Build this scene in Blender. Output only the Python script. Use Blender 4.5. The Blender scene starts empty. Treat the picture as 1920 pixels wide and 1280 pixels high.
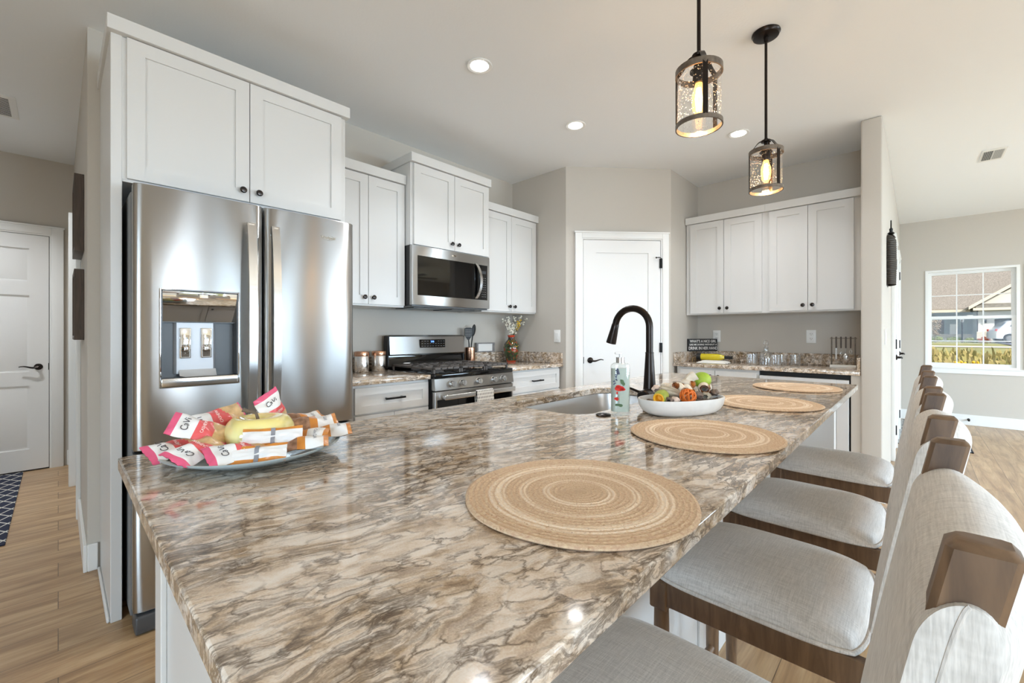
import bpy, bmesh, math, random
from mathutils import Vector, Matrix, Euler
PI = math.pi
R = math.radians
rnd = random.Random(7)
SC = bpy.context.scene
COL = SC.collection

# ---------------------------------------------------------------- camera
H_CAM = 1.19
cam_d = bpy.data.cameras.new('camera')
cam = bpy.data.objects.new('camera', cam_d)
COL.objects.link(cam)
cam.location = (0, 0, H_CAM)
cam.rotation_euler = (R(90), 0, R(43.36 - 90))
cam_d.sensor_fit = 'HORIZONTAL'
cam_d.sensor_width = 36.0
cam_d.lens = 803.5 / 1920 * 36
cam_d.shift_y = -14.9 / 1920
cam_d.clip_start = 0.02
cam_d.clip_end = 300
SC.camera = cam

# ---------------------------------------------------------------- sky, daylight lamps, exposure
SC.view_settings.view_transform = 'Standard'
SC.view_settings.look = 'None'
SC.view_settings.exposure = 0.74
SC.view_settings.gamma = 1.0
SC.view_settings.use_curve_mapping = False
SC.cycles.max_bounces = 10
SC.cycles.diffuse_bounces = 6
SC.cycles.glossy_bounces = 5
SC.cycles.transmission_bounces = 8
SC.cycles.transparent_max_bounces = 16
SC.cycles.caustics_reflective = False
SC.cycles.caustics_refractive = False
SC.cycles.sample_clamp_indirect = 4.0

world = bpy.data.worlds.new('world')
SC.world = world
world.use_nodes = True
_n = world.node_tree.nodes
_bg = _n['Background']
_bg.inputs[0].default_value = (0.80, 0.88, 1.0, 1)
_bg.inputs[1].default_value = 0.75


def area_light(name, loc, rot, sx, sy, power, color=(1, 1, 1), spread=180):
    d = bpy.data.lights.new(name, 'AREA')
    d.shape = 'RECTANGLE'
    d.size, d.size_y = sx, sy
    d.energy = power
    d.color = color
    d.spread = R(spread)
    o = bpy.data.objects.new(name, d)
    COL.objects.link(o)
    o.location = loc
    o.rotation_euler = rot
    return o


# area lamps added at the unseen windows in place of daylight, angled at floor
area_light('south_daylight_lamp', (1.22, -5.12, 1.25), (R(30), 0, 0), 0.75, 2.0, 85, (0.61, 0.81, 1.0))
area_light('south_daylight_lamp', (2.58, -5.12, 1.25), (R(30), 0, 0), 0.75, 2.0, 85, (0.61, 0.81, 1.0))
area_light('south_patio_daylight_lamp', (5.6, -5.12, 1.2), (R(28), 0, 0), 2.4, 2.2, 310, (0.61, 0.81, 1.0))
area_light('west_daylight_lamp', (-3.62, -1.6, 1.35), (0, R(-30), 0), 2.0, 2.6, 190, (0.61, 0.81, 1.0))

sun_d = bpy.data.lights.new('afternoon_sun', 'SUN')
sun_d.energy, sun_d.angle, sun_d.color = 3.2, R(2.0), (1.0, 0.95, 0.88)
sun = bpy.data.objects.new('afternoon_sun', sun_d)
COL.objects.link(sun)
sun.rotation_euler = Vector((0.52, 0.63, -0.57)).to_track_quat('-Z', 'Y').to_euler()

# ---------------------------------------------------------------- node helpers
MATS = {}


class NT:
    def __init__(s, name):
        s.mat = bpy.data.materials.new(name)
        s.mat.use_nodes = True
        s.t = s.mat.node_tree
        s.n = s.t.nodes
        s.l = s.t.links
        s.bsdf = s.n['Principled BSDF']
        s.out = s.n['Material Output']
        MATS[name] = s.mat

    def add(s, typ, ins=None, **props):
        nd = s.n.new(typ)
        for k, v in props.items():
            setattr(nd, k, v)
        for k, v in (ins or {}).items():
            if isinstance(v, tuple) and len(v) == 2 and hasattr(v[0], 'outputs'):
                s.l.new(v[0].outputs[v[1]], nd.inputs[k])
            elif hasattr(v, 'outputs'):
                s.l.new(v.outputs[0], nd.inputs[k])
            else:
                nd.inputs[k].default_value = v
        return nd

    def ramp(s, fac, stops, interp='LINEAR'):
        nd = s.n.new('ShaderNodeValToRGB')
        cr = nd.color_ramp
        cr.interpolation = interp
        while len(cr.elements) < len(stops):
            cr.elements.new(0.5)
        for e, (p, c) in zip(cr.elements, stops):
            e.position = p
            e.color = (c, c, c, 1) if isinstance(c, (int, float)) else (*c, 1)
        s.link(fac, nd.inputs[0])
        return nd

    def link(s, a, b):
        if isinstance(a, tuple):
            s.l.new(a[0].outputs[a[1]], b)
        else:
            s.l.new(a.outputs[0], b)

    def set(s, **kw):
        for k, v in kw.items():
            s.bsdf.inputs[k.replace('_', ' ')].default_value = v

    def math(s, op, a, b=None, c=None):
        nd = s.n.new('ShaderNodeMath')
        nd.operation = op
        for i, v in enumerate((a, b, c)):
            if v is None:
                continue
            if isinstance(v, (int, float)):
                nd.inputs[i].default_value = v
            else:
                s.link(v, nd.inputs[i])
        return nd

    def mix(s, fac, a, b, blend='MIX'):
        nd = s.n.new('ShaderNodeMix')
        nd.data_type = 'RGBA'
        nd.blend_type = blend
        for i, v in ((0, fac), (6, a), (7, b)):
            if isinstance(v, (int, float)):
                nd.inputs[i].default_value = v
            elif isinstance(v, tuple) and not hasattr(v[0], 'outputs'):
                nd.inputs[i].default_value = (*v, 1)
            else:
                s.link(v, nd.inputs[i])
        return (nd, 2)

    def color(s, src):
        s.link(src, s.bsdf.inputs['Base Color'])

    def bump(s, h, strength=0.2, dist=0.01):
        b = s.n.new('ShaderNodeBump')
        b.inputs['Strength'].default_value = strength
        b.inputs['Distance'].default_value = dist
        s.link(h, b.inputs['Height'])
        s.l.new(b.outputs[0], s.bsdf.inputs['Normal'])
        return b

    def coords(s, kind='Object', scale=(1, 1, 1), rot=(0, 0, 0), loc=(0, 0, 0)):
        tc = s.n.new('ShaderNodeTexCoord')
        mp = s.n.new('ShaderNodeMapping')
        mp.inputs['Scale'].default_value = scale
        mp.inputs['Rotation'].default_value = rot
        mp.inputs['Location'].default_value = loc
        s.l.new(tc.outputs[kind], mp.inputs['Vector'])
        return mp

    def noise(s, vec, scale, detail=4, rough=0.55, dist=0.0, lac=2.0):
        return s.add('ShaderNodeTexNoise', {'Vector': vec, 'Scale': scale, 'Detail': detail, 'Roughness': rough, 'Distortion': dist, 'Lacunarity': lac})


def srgb(r, g, b):
    f = lambda c: (c / 255 / 12.92) if c <= 10 else ((c / 255 + 0.055) / 1.055) ** 2.4
    return (f(r), f(g), f(b))


def mat(name, col, rough=0.5, metal=0.0, noise=None, bump=None, **kw):
    """plain procedural material: base colour with a little mottling and optional fine bump"""
    s = NT(name)
    s.set(Roughness=rough, Metallic=metal)
    for k, v in kw.items():
        s.bsdf.inputs[k.replace('_', ' ')].default_value = v
    if noise:
        amt, sc = noise
        nz = s.noise(s.coords(), sc, 3)
        lo = tuple(max(0, c * (1 - amt)) for c in col)
        hi = tuple(min(1, c * (1 + amt)) for c in col)
        s.color(s.ramp(nz, [(0.3, lo), (0.7, hi)]))
    else:
        s.set(Base_Color=(*col, 1))
    if bump:
        st, sc = bump
        s.bump(s.noise(s.coords(), sc, 2), st, 0.002)
    return s.mat


def emis(name, col, strength):
    s = NT(name)
    s.set(Base_Color=(*col, 1), Emission_Color=(*col, 1), Emission_Strength=strength)
    return s.mat


def thin_glass(name, tint=(1, 1, 1), gloss=0.08, rough=0.02, seeds=False, edge=0.35):
    """thin clear glass: lets light straight through, mirrors a little, more at grazing angles"""
    s = NT(name)
    s.n.remove(s.bsdf)
    tr = s.add('ShaderNodeBsdfTransparent', {'Color': (*tint, 1)})
    gl = s.add('ShaderNodeBsdfGlossy', {'Color': (1, 1, 1, 1), 'Roughness': rough})
    lw = s.add('ShaderNodeLayerWeight', {'Blend': 0.25})
    f = s.math('MULTIPLY_ADD', (lw, 1), edge, gloss)
    mx = s.n.new('ShaderNodeMixShader')
    s.link(f, mx.inputs[0])
    s.l.new(tr.outputs[0], mx.inputs[1])
    s.l.new(gl.outputs[0], mx.inputs[2])
    if seeds:
        v = s.add('ShaderNodeTexVoronoi', {'Vector': s.coords(), 'Scale': 150.0, 'Randomness': 1.0})
        spot = s.ramp((v, 0), [(0.0, 1.0), (0.20, 1.0), (0.30, 0.0)])
        pick = s.ramp((v, 1), [(0.0, 0.0), (0.35, 0.0), (0.42, 1.0)])
        sd = s.math('MULTIPLY', s.math('MULTIPLY', spot, pick), 0.55)
        mx = s.add('ShaderNodeMixShader', {0: sd, 1: mx, 2: s.add('ShaderNodeBsdfTranslucent', {'Color': (0.95, 0.93, 0.9, 1)})})
    s.l.new(mx.outputs[0], s.out.inputs[0])
    return s.mat


def steel(name, col=(0.62, 0.62, 0.615), rough=0.24, aniso=0.75, rot=0.0, axis='Z'):
    s = NT(name)
    s.set(Base_Color=(*col, 1), Metallic=1.0, Roughness=rough, Anisotropic=aniso, Anisotropic_Rotation=rot)
    tg = s.add('ShaderNodeTangent', direction_type='RADIAL', axis=axis)
    s.l.new(tg.outputs[0], s.bsdf.inputs['Tangent'])
    sc = (3, 3, 700) if axis == 'Z' else (700, 3, 3)
    nz = s.noise(s.coords(scale=sc), 1.0, 2)
    s.link(s.ramp(nz, [(0.3, max(0.02, rough - 0.03)), (0.7, rough + 0.03)]), s.bsdf.inputs['Roughness'])
    return s.mat
# ---------------------------------------------------------------- materials
def wall_paint(name, col):
    s = NT(name)
    s.set(Base_Color=(*col, 1), Roughness=0.65)
    s.bump(s.noise(s.coords('Object'), 90, 3), 0.12, 0.004)
    return s.mat


WALL = wall_paint('greige_wall_paint', srgb(196, 190, 181))
CEIL = wall_paint('cool_white_ceiling_paint', srgb(240, 243, 246))
TRIM = mat('white_trim_paint', srgb(232, 232, 230), 0.35)
CAB = mat('white_cabinet_paint', srgb(215, 214, 212), 0.32)
DOORW = mat('white_door_paint', srgb(230, 230, 229), 0.38)


def granite():
    s = NT('brown_and_cream_granite')
    p = s.coords('Object', rot=(0, 0, R(11)))
    wn = s.noise(p, 2.6, 5, 0.6)
    wv = s.add('ShaderNodeVectorMath', {0: (wn, 1), 1: (0.5, 0.5, 0.5)}, operation='SUBTRACT')
    wv = s.add('ShaderNodeVectorMath', {0: wv, 1: (0.34, 0.12, 0.12)}, operation='MULTIPLY')
    pw = s.add('ShaderNodeVectorMath', {0: p, 1: wv}, operation='ADD')
    q = s.add('ShaderNodeMapping', {'Vector': pw, 'Scale': (5.0, 14.0, 14.0)})
    # broad bands of cream, tan and taupe
    band = s.noise(q, 1.1, 7, 0.66, 0.4)
    base = s.ramp(band, [(0.28, srgb(134, 110, 88)), (0.39, srgb(186, 162, 136)), (0.47, srgb(216, 198, 178)), (0.57, srgb(232, 219, 206)), (0.70, srgb(242, 234, 226))])
    # golden zones
    gold = s.noise(p, 2.2, 4)
    base = s.mix(s.ramp(gold, [(0.46, 0.05), (0.70, 0.60)]), base, srgb(214, 184, 142), 'MULTIPLY')
    # irregular pale crystals on taupe
    q2 = s.add('ShaderNodeMapping', {'Vector': pw, 'Scale': (25.0, 48.0, 48.0)})
    pe = s.noise(q2, 0.62, 5, 0.58, 0.5)
    peb = s.ramp(pe, [(0.36, srgb(150, 123, 94)), (0.45, srgb(202, 178, 148)), (0.52, srgb(230, 215, 198)), (0.62, srgb(245, 238, 229))])
    base = s.mix(0.62, base, peb)
    # thin brown outlines between crystals
    cw = s.noise(q2, 0.9, 4, 0.6)
    q2w = s.add('ShaderNodeVectorMath', {0: q2, 1: s.add('ShaderNodeVectorMath', {0: (cw, 1), 'Scale': 1.9}, operation='SCALE')}, operation='ADD')
    vo = s.add('ShaderNodeTexVoronoi', {'Vector': q2w, 'Scale': 0.8}, feature='DISTANCE_TO_EDGE')
    edge = s.ramp(vo, [(0.0, 1.0), (0.035, 0.65), (0.12, 0.0)])
    where = s.noise(q, 2.3, 5, 0.6)
    edge = s.math('MULTIPLY', edge, s.ramp(where, [(0.37, 0.1), (0.56, 0.9)]))
    base = s.mix(edge, base, srgb(98, 79, 60))
    # dark flowing streaks
    st = s.noise(s.add('ShaderNodeMapping', {'Vector': pw, 'Scale': (3.4, 22.0, 22.0), 'Location': (3.1, 1.7, 0)}), 1.35, 9, 0.68, 0.7)
    ridge = s.math('ABSOLUTE', s.math('SUBTRACT', st, 0.5))
    dark = s.ramp(ridge, [(0.0, 1.0), (0.02, 0.85), (0.055, 0.0)])
    dens = s.noise(p, 3.1, 4, 0.6)
    dark = s.math('MULTIPLY', dark, s.ramp(dens, [(0.37, 0.0), (0.54, 0.85)]))
    base = s.mix(dark, base, srgb(84, 67, 51))
    # fine grain
    fg = s.noise(s.coords('Object'), 420, 2)
    base = s.mix(0.35, base, s.ramp(fg, [(0.3, 0.25), (0.7, 0.75)]), 'OVERLAY')
    s.color(base)
    s.set(Roughness=0.09, Coat_Weight=0.3, Coat_Roughness=0.04)
    return s.mat


GRANITE = granite()


def plank_floor():
    s = NT('oak_plank_floor')
    tc = s.coords('Object')
    br = s.add('ShaderNodeTexBrick', {'Vector': tc, 'Color1': (0, 0, 0, 1), 'Color2': (1, 1, 1, 1), 'Mortar': (0.5, 0.5, 0.5, 1), 'Scale': 1.0, 'Mortar Size': 0.0016,
                                      'Mortar Smooth': 0.1, 'Bias': 0.0, 'Brick Width': 1.22, 'Row Height': 0.18}, offset=0.37)
    off = s.add('ShaderNodeVectorMath', {0: (br, 0), 1: (7.0, 3.0, 0)}, operation='MULTIPLY')
    gp = s.add('ShaderNodeVectorMath', {0: tc, 1: off}, operation='ADD')
    g1 = s.noise(s.add('ShaderNodeMapping', {'Vector': gp, 'Scale': (1.2, 11.0, 1)}), 1.6, 6, 0.62, 0.5)
    g2 = s.noise(s.add('ShaderNodeMapping', {'Vector': gp, 'Scale': (3.0, 90.0, 1)}), 1.5, 4, 0.6)
    c = s.ramp(g1, [(0.28, srgb(136, 104, 72)), (0.46, srgb(172, 138, 100)), (0.60, srgb(194, 162, 122)), (0.76, srgb(208, 180, 142))])
    c = s.mix(0.28, c, s.ramp(g2, [(0.3, 0.3), (0.7, 0.68)]), 'OVERLAY')
    c = s.mix(s.math('MULTIPLY', (br, 0), 0.28), c, srgb(156, 136, 112))
    c = s.mix(s.math('MULTIPLY', (br, 1), 0.75), c, srgb(84, 66, 48))
    s.color(c)
    s.set(Roughness=0.33)
    s.bump(s.math('SUBTRACT', g2, (br, 1)), 0.08, 0.002)
    return s.mat


FLOOR = plank_floor()


def linen(name, a, b):
    s = NT(name)
    t1 = s.noise(s.coords('Object', (22, 560, 60)), 1.0, 3)
    t2 = s.noise(s.coords('Object', (560, 22, 60)), 1.0, 3)
    t3 = s.noise(s.coords('Object', (500, 500, 18)), 1.0, 3)
    m = s.math('ADD', s.math('MULTIPLY', t1, 0.38), s.math('ADD', s.math('MULTIPLY', t2, 0.38), s.math('MULTIPLY', t3, 0.24)))
    s.color(s.ramp(m, [(0.36, a), (0.64, b)]))
    s.set(Roughness=0.9, Sheen_Weight=0.25)
    s.bump(m, 0.35, 0.0012)
    return s.mat


LINEN = linen('oatmeal_linen', srgb(183, 179, 174), srgb(228, 224, 219))


def wood(name, a, b, rough=0.45, scale=(14, 14, 1.6)):
    s = NT(name)
    g = s.noise(s.coords('Object', scale), 3.0, 6, 0.6, 0.8)
    s.color(s.ramp(g, [(0.3, a), (0.7, b)]))
    s.set(Roughness=rough)
    s.bump(g, 0.15, 0.001)
    return s.mat


WALNUT = wood('brown_stained_wood', srgb(76, 56, 40), srgb(126, 98, 72))
FRAMEWOOD = wood('dark_grey_brown_wood', srgb(58, 48, 42), srgb(92, 78, 68))


def jute():
    s = NT('braided_jute')
    tc = s.n.new('ShaderNodeTexCoord')
    sp = s.add('ShaderNodeSeparateXYZ', {0: (tc, 3)})
    r = s.math('SQRT', s.math('ADD', s.math('POWER', (sp, 0), 2.0), s.math('POWER', (sp, 1), 2.0)))
    wob = s.noise(s.coords('Object'), 9, 3)
    r = s.math('ADD', r, s.math('MULTIPLY', s.math('SUBTRACT', wob, 0.5), 0.008))
    rn = s.math('DIVIDE', r, 0.19)
    tan, lite = srgb(208, 180, 150), srgb(238, 219, 196)
    c = s.ramp(rn, [(0.0, tan), (0.255, tan), (0.27, lite), (0.29, tan), (0.31, lite), (0.33, tan), (0.47, tan), (0.485, lite), (0.50, tan), (0.52, lite), (0.54, tan),
                    (0.66, tan), (0.675, lite), (0.69, tan), (0.71, lite), (0.745, lite), (0.76, tan), (0.80, lite), (0.815, tan)])
    ang = s.math('ARCTAN2', (sp, 1), (sp, 0))
    ring = s.math('MULTIPLY', r, 150.0)
    cv = s.add('ShaderNodeCombineXYZ', {0: s.math('MULTIPLY', ang, 16.0), 1: ring, 2: 0.0})
    br = s.noise(cv, 1.6, 3, 0.6)
    c = s.mix(0.6, c, s.ramp(br, [(0.25, 0.22), (0.75, 0.78)]), 'OVERLAY')
    speck = s.noise(s.coords('Object'), 240, 2)
    c = s.mix(s.ramp(speck, [(0.62, 0.0), (0.72, 0.6)]), c, srgb(150, 112, 74))
    s.color(c)
    s.set(Roughness=0.9)
    s.bump(br, 0.6, 0.003)
    return s.mat


JUTE = jute()
STEEL = steel('brushed_stainless_steel', (0.47, 0.465, 0.455), rough=0.31, aniso=1.0, rot=0.25)
STEEL_H = steel('satin_stainless_bar', (0.66, 0.66, 0.655), 0.2, 0.5)
SINKST = steel('satin_sink_steel', (0.70, 0.68, 0.66), 0.34, 0.0)
CHROME = mat('polished_chrome', (0.75, 0.75, 0.75), 0.04, 1.0)
HAMMER = mat('hammered_chrome', (0.78, 0.76, 0.74), 0.12, 1.0, bump=(0.6, 160))
COPPER = mat('hammered_copper', srgb(206, 160, 132), 0.2, 1.0, bump=(0.5, 120))
BRONZE = mat('oil_rubbed_bronze', srgb(46, 40, 37), 0.3, 0.85)
BLACKM = mat('black_metal', srgb(30, 28, 27), 0.35, 0.6)
BLACKP = mat('black_plastic', srgb(16, 16, 17), 0.5)
BLACKG = mat('black_glass', srgb(10, 10, 11), 0.03)
IRON = mat('cast_iron', srgb(92, 86, 82), 0.6, 0.1, bump=(0.2, 300))
GREYP = mat('grey_plastic', srgb(120, 121, 122), 0.45)
DKGREYP = mat('dark_grey_plastic', srgb(74, 75, 77), 0.35)
WHITEP = mat('white_plastic', srgb(238, 238, 236), 0.35)
SLOT = mat('socket_slot', srgb(60, 58, 56), 0.6)
KNOBM = mat('dark_pewter', srgb(64, 60, 58), 0.24, 0.9)
PEWTER = mat('weathered_grey_metal', srgb(112, 102, 92), 0.42, 0.75, noise=(0.25, 60))
GLASS = thin_glass('window_glass', (0.98, 0.985, 0.985), 0.006, 0.005, edge=0.06)
SEEDED = thin_glass('seeded_lamp_glass', (0.985, 0.98, 0.97), 0.02, 0.03, True, 0.22)
TUMBLER = thin_glass('clear_drinking_glass', (0.93, 0.94, 0.95), 0.10, 0.02, False, 0.7)
BULB = emis('warm_filament_bulb', (1.0, 0.50, 0.16), 22.0)
BULBGL = NT('glowing_amber_bulb_glass')
BULBGL.n.remove(BULBGL.bsdf)
_mx = BULBGL.add('ShaderNodeMixShader', {0: 0.45, 1: BULBGL.add('ShaderNodeBsdfTransparent', {'Color': (1.0, 0.9, 0.7, 1)}), 2: BULBGL.add('ShaderNodeEmission', {'Color': (1.0, 0.52, 0.14, 1), 'Strength': 3.0})})
BULBGL.link(_mx, BULBGL.out.inputs[0])
BULBGL = BULBGL.mat
LED = emis('downlight_lens', (1.0, 0.97, 0.92), 9.0)
BLUELED = emis('blue_clock_digits', (0.10, 0.25, 1.0), 3.0)
CERAMIC = mat('white_stoneware', srgb(226, 225, 222), 0.55, noise=(0.04, 30), bump=(0.15, 60))
CANDY_PINK = mat('pink_wrapper_film', srgb(222, 92, 128), 0.3)
CANDY_RED = mat('coral_red_wrapper_film', srgb(222, 92, 94), 0.3)
CANDY_WHITE = mat('white_wrapper_film', srgb(232, 230, 228), 0.3)
CANDY_ORANGE = mat('orange_wrapper_film', srgb(206, 132, 56), 0.3)
CANDY_GREY = mat('grey_wrapper_seam', srgb(140, 140, 146), 0.25)
COOKIE = mat('wrapped_biscuit', srgb(206, 172, 126), 0.28, noise=(0.22, 70))
NUTTY = mat('wrapped_chocolate_nut_cluster', srgb(150, 114, 92), 0.24, noise=(0.5, 60))
INK = mat('dark_grey_ink', srgb(70, 68, 72), 0.5)
CREAMINK = mat('pale_ink', srgb(246, 226, 220), 0.5)
PLATE = NT('pale_blue_glass')
PLATE.set(Base_Color=(0.66, 0.80, 0.86, 1), Roughness=0.06, Transmission_Weight=0.35, IOR=1.3)
PLATE = PLATE.mat


def apple_glass():
    s = NT('yellow_green_art_glass')
    nz = s.noise(s.coords('Object'), 9, 2)
    tc = s.n.new('ShaderNodeTexCoord')
    sp = s.add('ShaderNodeSeparateXYZ', {0: (tc, 3)})
    f = s.math('ADD', s.math('MULTIPLY', (sp, 2), 10.0), s.math('MULTIPLY', nz, 0.25))
    s.color(s.ramp(f, [(0.15, srgb(232, 198, 92)), (0.36, srgb(240, 226, 142)), (0.62, srgb(244, 240, 178)), (0.95, srgb(236, 218, 136))]))
    s.set(Roughness=0.08, Subsurface_Weight=0.5, Coat_Weight=0.6, Coat_Roughness=0.03)
    s.bsdf.inputs['Subsurface Radius'].default_value = (0.02, 0.02, 0.01)
    return s.mat


APPLE = apple_glass()


def mottled(name, stops, scale, rough=0.6, detail=4, bump=0.0, stretch=(1, 1, 1)):
    s = NT(name)
    nz = s.noise(s.coords('Object', stretch), scale, detail, 0.6)
    s.color(s.ramp(nz, stops))
    s.set(Roughness=rough)
    if bump:
        s.bump(nz, bump, 0.003)
    return s.mat


def art_vase():
    s = NT('red_green_painted_glass')
    p = s.coords('Object')
    a = s.noise(p, 16, 4, 0.6, 1.4)
    b = s.noise(s.coords('Object', loc=(4, 2, 1)), 24, 3, 0.6, 1.0)
    c = s.ramp(a, [(0.33, srgb(72, 20, 14)), (0.42, srgb(34, 44, 30)), (0.54, srgb(58, 78, 40)), (0.60, srgb(170, 50, 26)), (0.66, srgb(48, 64, 64))])
    c = s.mix(s.ramp(b, [(0.61, 0.0), (0.66, 0.85)]), c, srgb(216, 176, 40))
    tc = s.n.new('ShaderNodeTexCoord')
    sp = s.add('ShaderNodeSeparateXYZ', {0: (tc, 3)})
    lip = s.ramp((sp, 2), [(0.006, 0.8), (0.018, 0.0), (0.235, 0.0), (0.25, 1.0)])
    s.color(s.mix(lip, c, srgb(206, 66, 36)))
    s.set(Roughness=0.1, Coat_Weight=0.5)
    return s.mat


ARTVASE = art_vase()
STEMG = mat('dry_green_stem', srgb(104, 104, 70), 0.7)
BLOSSOM = mat('white_blossom', srgb(240, 236, 222), 0.7)
BUD = mat('yellow_bud', srgb(222, 180, 44), 0.6)
PODG = mottled('dyed_lime_green_pod', [(0.3, srgb(118, 150, 28)), (0.7, srgb(168, 190, 62))], 14, 0.6, bump=0.2)
PODG2 = mottled('dyed_green_yellow_pod', [(0.3, srgb(130, 146, 50)), (0.7, srgb(176, 176, 80))], 14, 0.6, bump=0.2)
PODY = mat('yellow_pod_rim', srgb(238, 178, 40), 0.6)
CURL = mottled('bleached_wood_curl', [(0.3, srgb(206, 192, 170)), (0.7, srgb(240, 232, 218))], 24, 0.7, bump=0.3)
CURLIN = mat('orange_brown_curl_inside', srgb(226, 152, 72), 0.7, noise=(0.2, 30))
WICKER = mat('orange_dyed_rattan', srgb(226, 118, 40), 0.6, noise=(0.15, 60))
SHELLP = mottled('pinkish_bleached_shell', [(0.3, srgb(196, 168, 150)), (0.7, srgb(232, 214, 200))], 20, 0.6, bump=0.3)
CONE = mottled('brown_dried_seed_head', [(0.3, srgb(66, 54, 48)), (0.7, srgb(142, 122, 108))], 40, 0.8, bump=0.6)
RIBBED = mottled('grey_beige_ribbed_pod', [(0.35, srgb(132, 120, 100)), (0.65, srgb(196, 184, 162))], 12, 0.8, 3, 0.6, (1, 1, 9))
LABELW = mat('pale_liquid_soap', srgb(212, 224, 216), 0.1, Transmission_Weight=0.25)
SOAPGL = thin_glass('clear_bottle_plastic', (0.95, 0.97, 0.96), 0.05, 0.03, False, 0.4)
POPPY = mat('red_poppy_print', srgb(206, 40, 30), 0.4)
LAV = mat('lavender_print', srgb(86, 92, 112), 0.5)
LEAFP = mat('green_leaf_print', srgb(86, 112, 78), 0.5)
TOWEL = NT('white_dashed_dish_towel')
_v = TOWEL.coords('Object', (62, 1, 46))
_b = TOWEL.add('ShaderNodeTexBrick', {'Vector': TOWEL.add('ShaderNodeMapping', {'Vector': TOWEL.coords('Object'), 'Rotation': (R(90), 0, 0)}), 'Color1': (*srgb(90, 87, 86), 1), 'Color2': (*srgb(62, 60, 60), 1),
                                      'Mortar': (*srgb(236, 234, 230), 1), 'Scale': 1.0, 'Mortar Size': 0.0055, 'Mortar Smooth': 0.2, 'Brick Width': 0.0155, 'Row Height': 0.024}, offset=0.5)
TOWEL.color(_b)
TOWEL.set(Roughness=0.9)
TOWEL = TOWEL.mat


def lattice_rug():
    s = NT('navy_rug_with_white_lattice')
    p = s.coords('Object')
    sp = s.add('ShaderNodeSeparateXYZ', {0: p})
    masks = []
    for sg in (1, -1):
        d = s.math('ADD', s.math('MULTIPLY', (sp, 0), 10.5), s.math('MULTIPLY', (sp, 1), 6.2 * sg))
        fr = s.math('ABSOLUTE', s.math('SUBTRACT', s.math('FRACT', d), 0.5))
        masks.append(s.math('LESS_THAN', fr, 0.055))
    m = s.math('MAXIMUM', *masks)
    s.color(s.mix(m, srgb(34, 40, 62), srgb(206, 204, 196)))
    s.set(Roughness=0.95)
    s.bump(s.noise(p, 500, 2), 0.4, 0.003)
    return s.mat


RUGNAVY = lattice_rug()


def grey_rug():
    s = NT('grey_geometric_rug')
    p = s.coords('Object')
    v = s.add('ShaderNodeTexWave', {'Vector': p, 'Scale': 9.0, 'Distortion': 3.0, 'Detail': 1.0}, wave_type='BANDS', bands_direction='X')
    v2 = s.add('ShaderNodeTexWave', {'Vector': p, 'Scale': 7.0, 'Distortion': 4.0, 'Detail': 1.0}, wave_type='BANDS', bands_direction='Y')
    s.color(s.ramp(s.math('MULTIPLY', (v, 1), (v2, 1)), [(0.1, srgb(128, 128, 128)), (0.35, srgb(196, 196, 194))]))
    s.set(Roughness=0.95)
    return s.mat


RUGGREY = grey_rug()
RUGEDGE = mat('dark_rug_binding', srgb(44, 46, 56), 0.9)
MARBLE = mat('white_marble', srgb(226, 222, 214), 0.3, noise=(0.06, 12))
SIGNBLK = mat('black_painted_box', srgb(42, 42, 44), 0.6)
CORKG = mat('gold_foil', srgb(190, 156, 96), 0.3, 0.8)
WINEY = mat('yellow_wine', srgb(206, 186, 26), 0.12, Coat_Weight=0.5)
FRAMEGREY = mat('grey_washed_frame', srgb(128, 124, 122), 0.6, noise=(0.2, 40))
CARD = mat('white_card', srgb(232, 230, 226), 0.6)
PAPER = mat('glossy_grey_insert', srgb(196, 194, 192), 0.3)
# outdoors
SHINGLE = mottled('weathered_brown_shingles', [(0.3, srgb(118, 110, 100)), (0.7, srgb(166, 156, 144))], 5, 0.9, 5, 0, (1, 2.4, 6))
SHINGLE2 = mottled('grey_shingles', [(0.3, srgb(116, 113, 105)), (0.7, srgb(144, 140, 130))], 5, 0.9, 5)
SIDING = mat('pale_siding', srgb(226, 222, 214), 0.7)
GREYSIDING = mat('grey_green_siding', srgb(146, 150, 148), 0.7)
FASCIA = mat('cream_fascia', srgb(222, 212, 194), 0.6)
STONE = mottled('cream_ledge_stone', [(0.3, srgb(176, 164, 146)), (0.7, srgb(226, 218, 204))], 3, 0.9, 4, 0, (1, 2, 6))
GRASS = mottled('mown_grass', [(0.3, srgb(118, 120, 70)), (0.7, srgb(162, 156, 100))], 1.2, 0.95)
WEED = mottled('dry_meadow_weeds', [(0.28, srgb(124, 126, 66)), (0.5, srgb(168, 154, 98)), (0.72, srgb(200, 180, 130))], 1.6, 0.95, 6)
GOLDENROD = mat('yellow_goldenrod', srgb(226, 182, 44), 0.8)
CONCRETE = mat('pale_concrete', srgb(206, 198, 186), 0.9)
ASPHALT = mat('dark_driveway', srgb(96, 96, 104), 0.9)
CARPAINT = mat('white_car_paint', srgb(206, 214, 222), 0.2, Coat_Weight=0.8)
CARGLASS = mat('dark_car_glass', srgb(70, 80, 90), 0.05)
TYRE = mat('black_rubber', srgb(34, 34, 36), 0.8)
MUM = mat('orange_chrysanthemum', srgb(206, 96, 48), 0.8, noise=(0.25, 20))
LEAFG = mat('shrub_green', srgb(116, 124, 64), 0.9, noise=(0.25, 12))
LEAFR = mat('reddish_brown_leaves', srgb(140, 120, 96), 0.9, noise=(0.25, 12))
BARK = mat('grey_bark', srgb(104, 90, 76), 0.9)
TREEG = mat('distant_tree_green', srgb(86, 108, 66), 0.9, noise=(0.3, 2))
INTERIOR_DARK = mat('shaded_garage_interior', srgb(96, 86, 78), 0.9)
TABLEW = wood('reclaimed_brown_table_wood', srgb(72, 52, 40), srgb(112, 84, 64))
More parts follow.
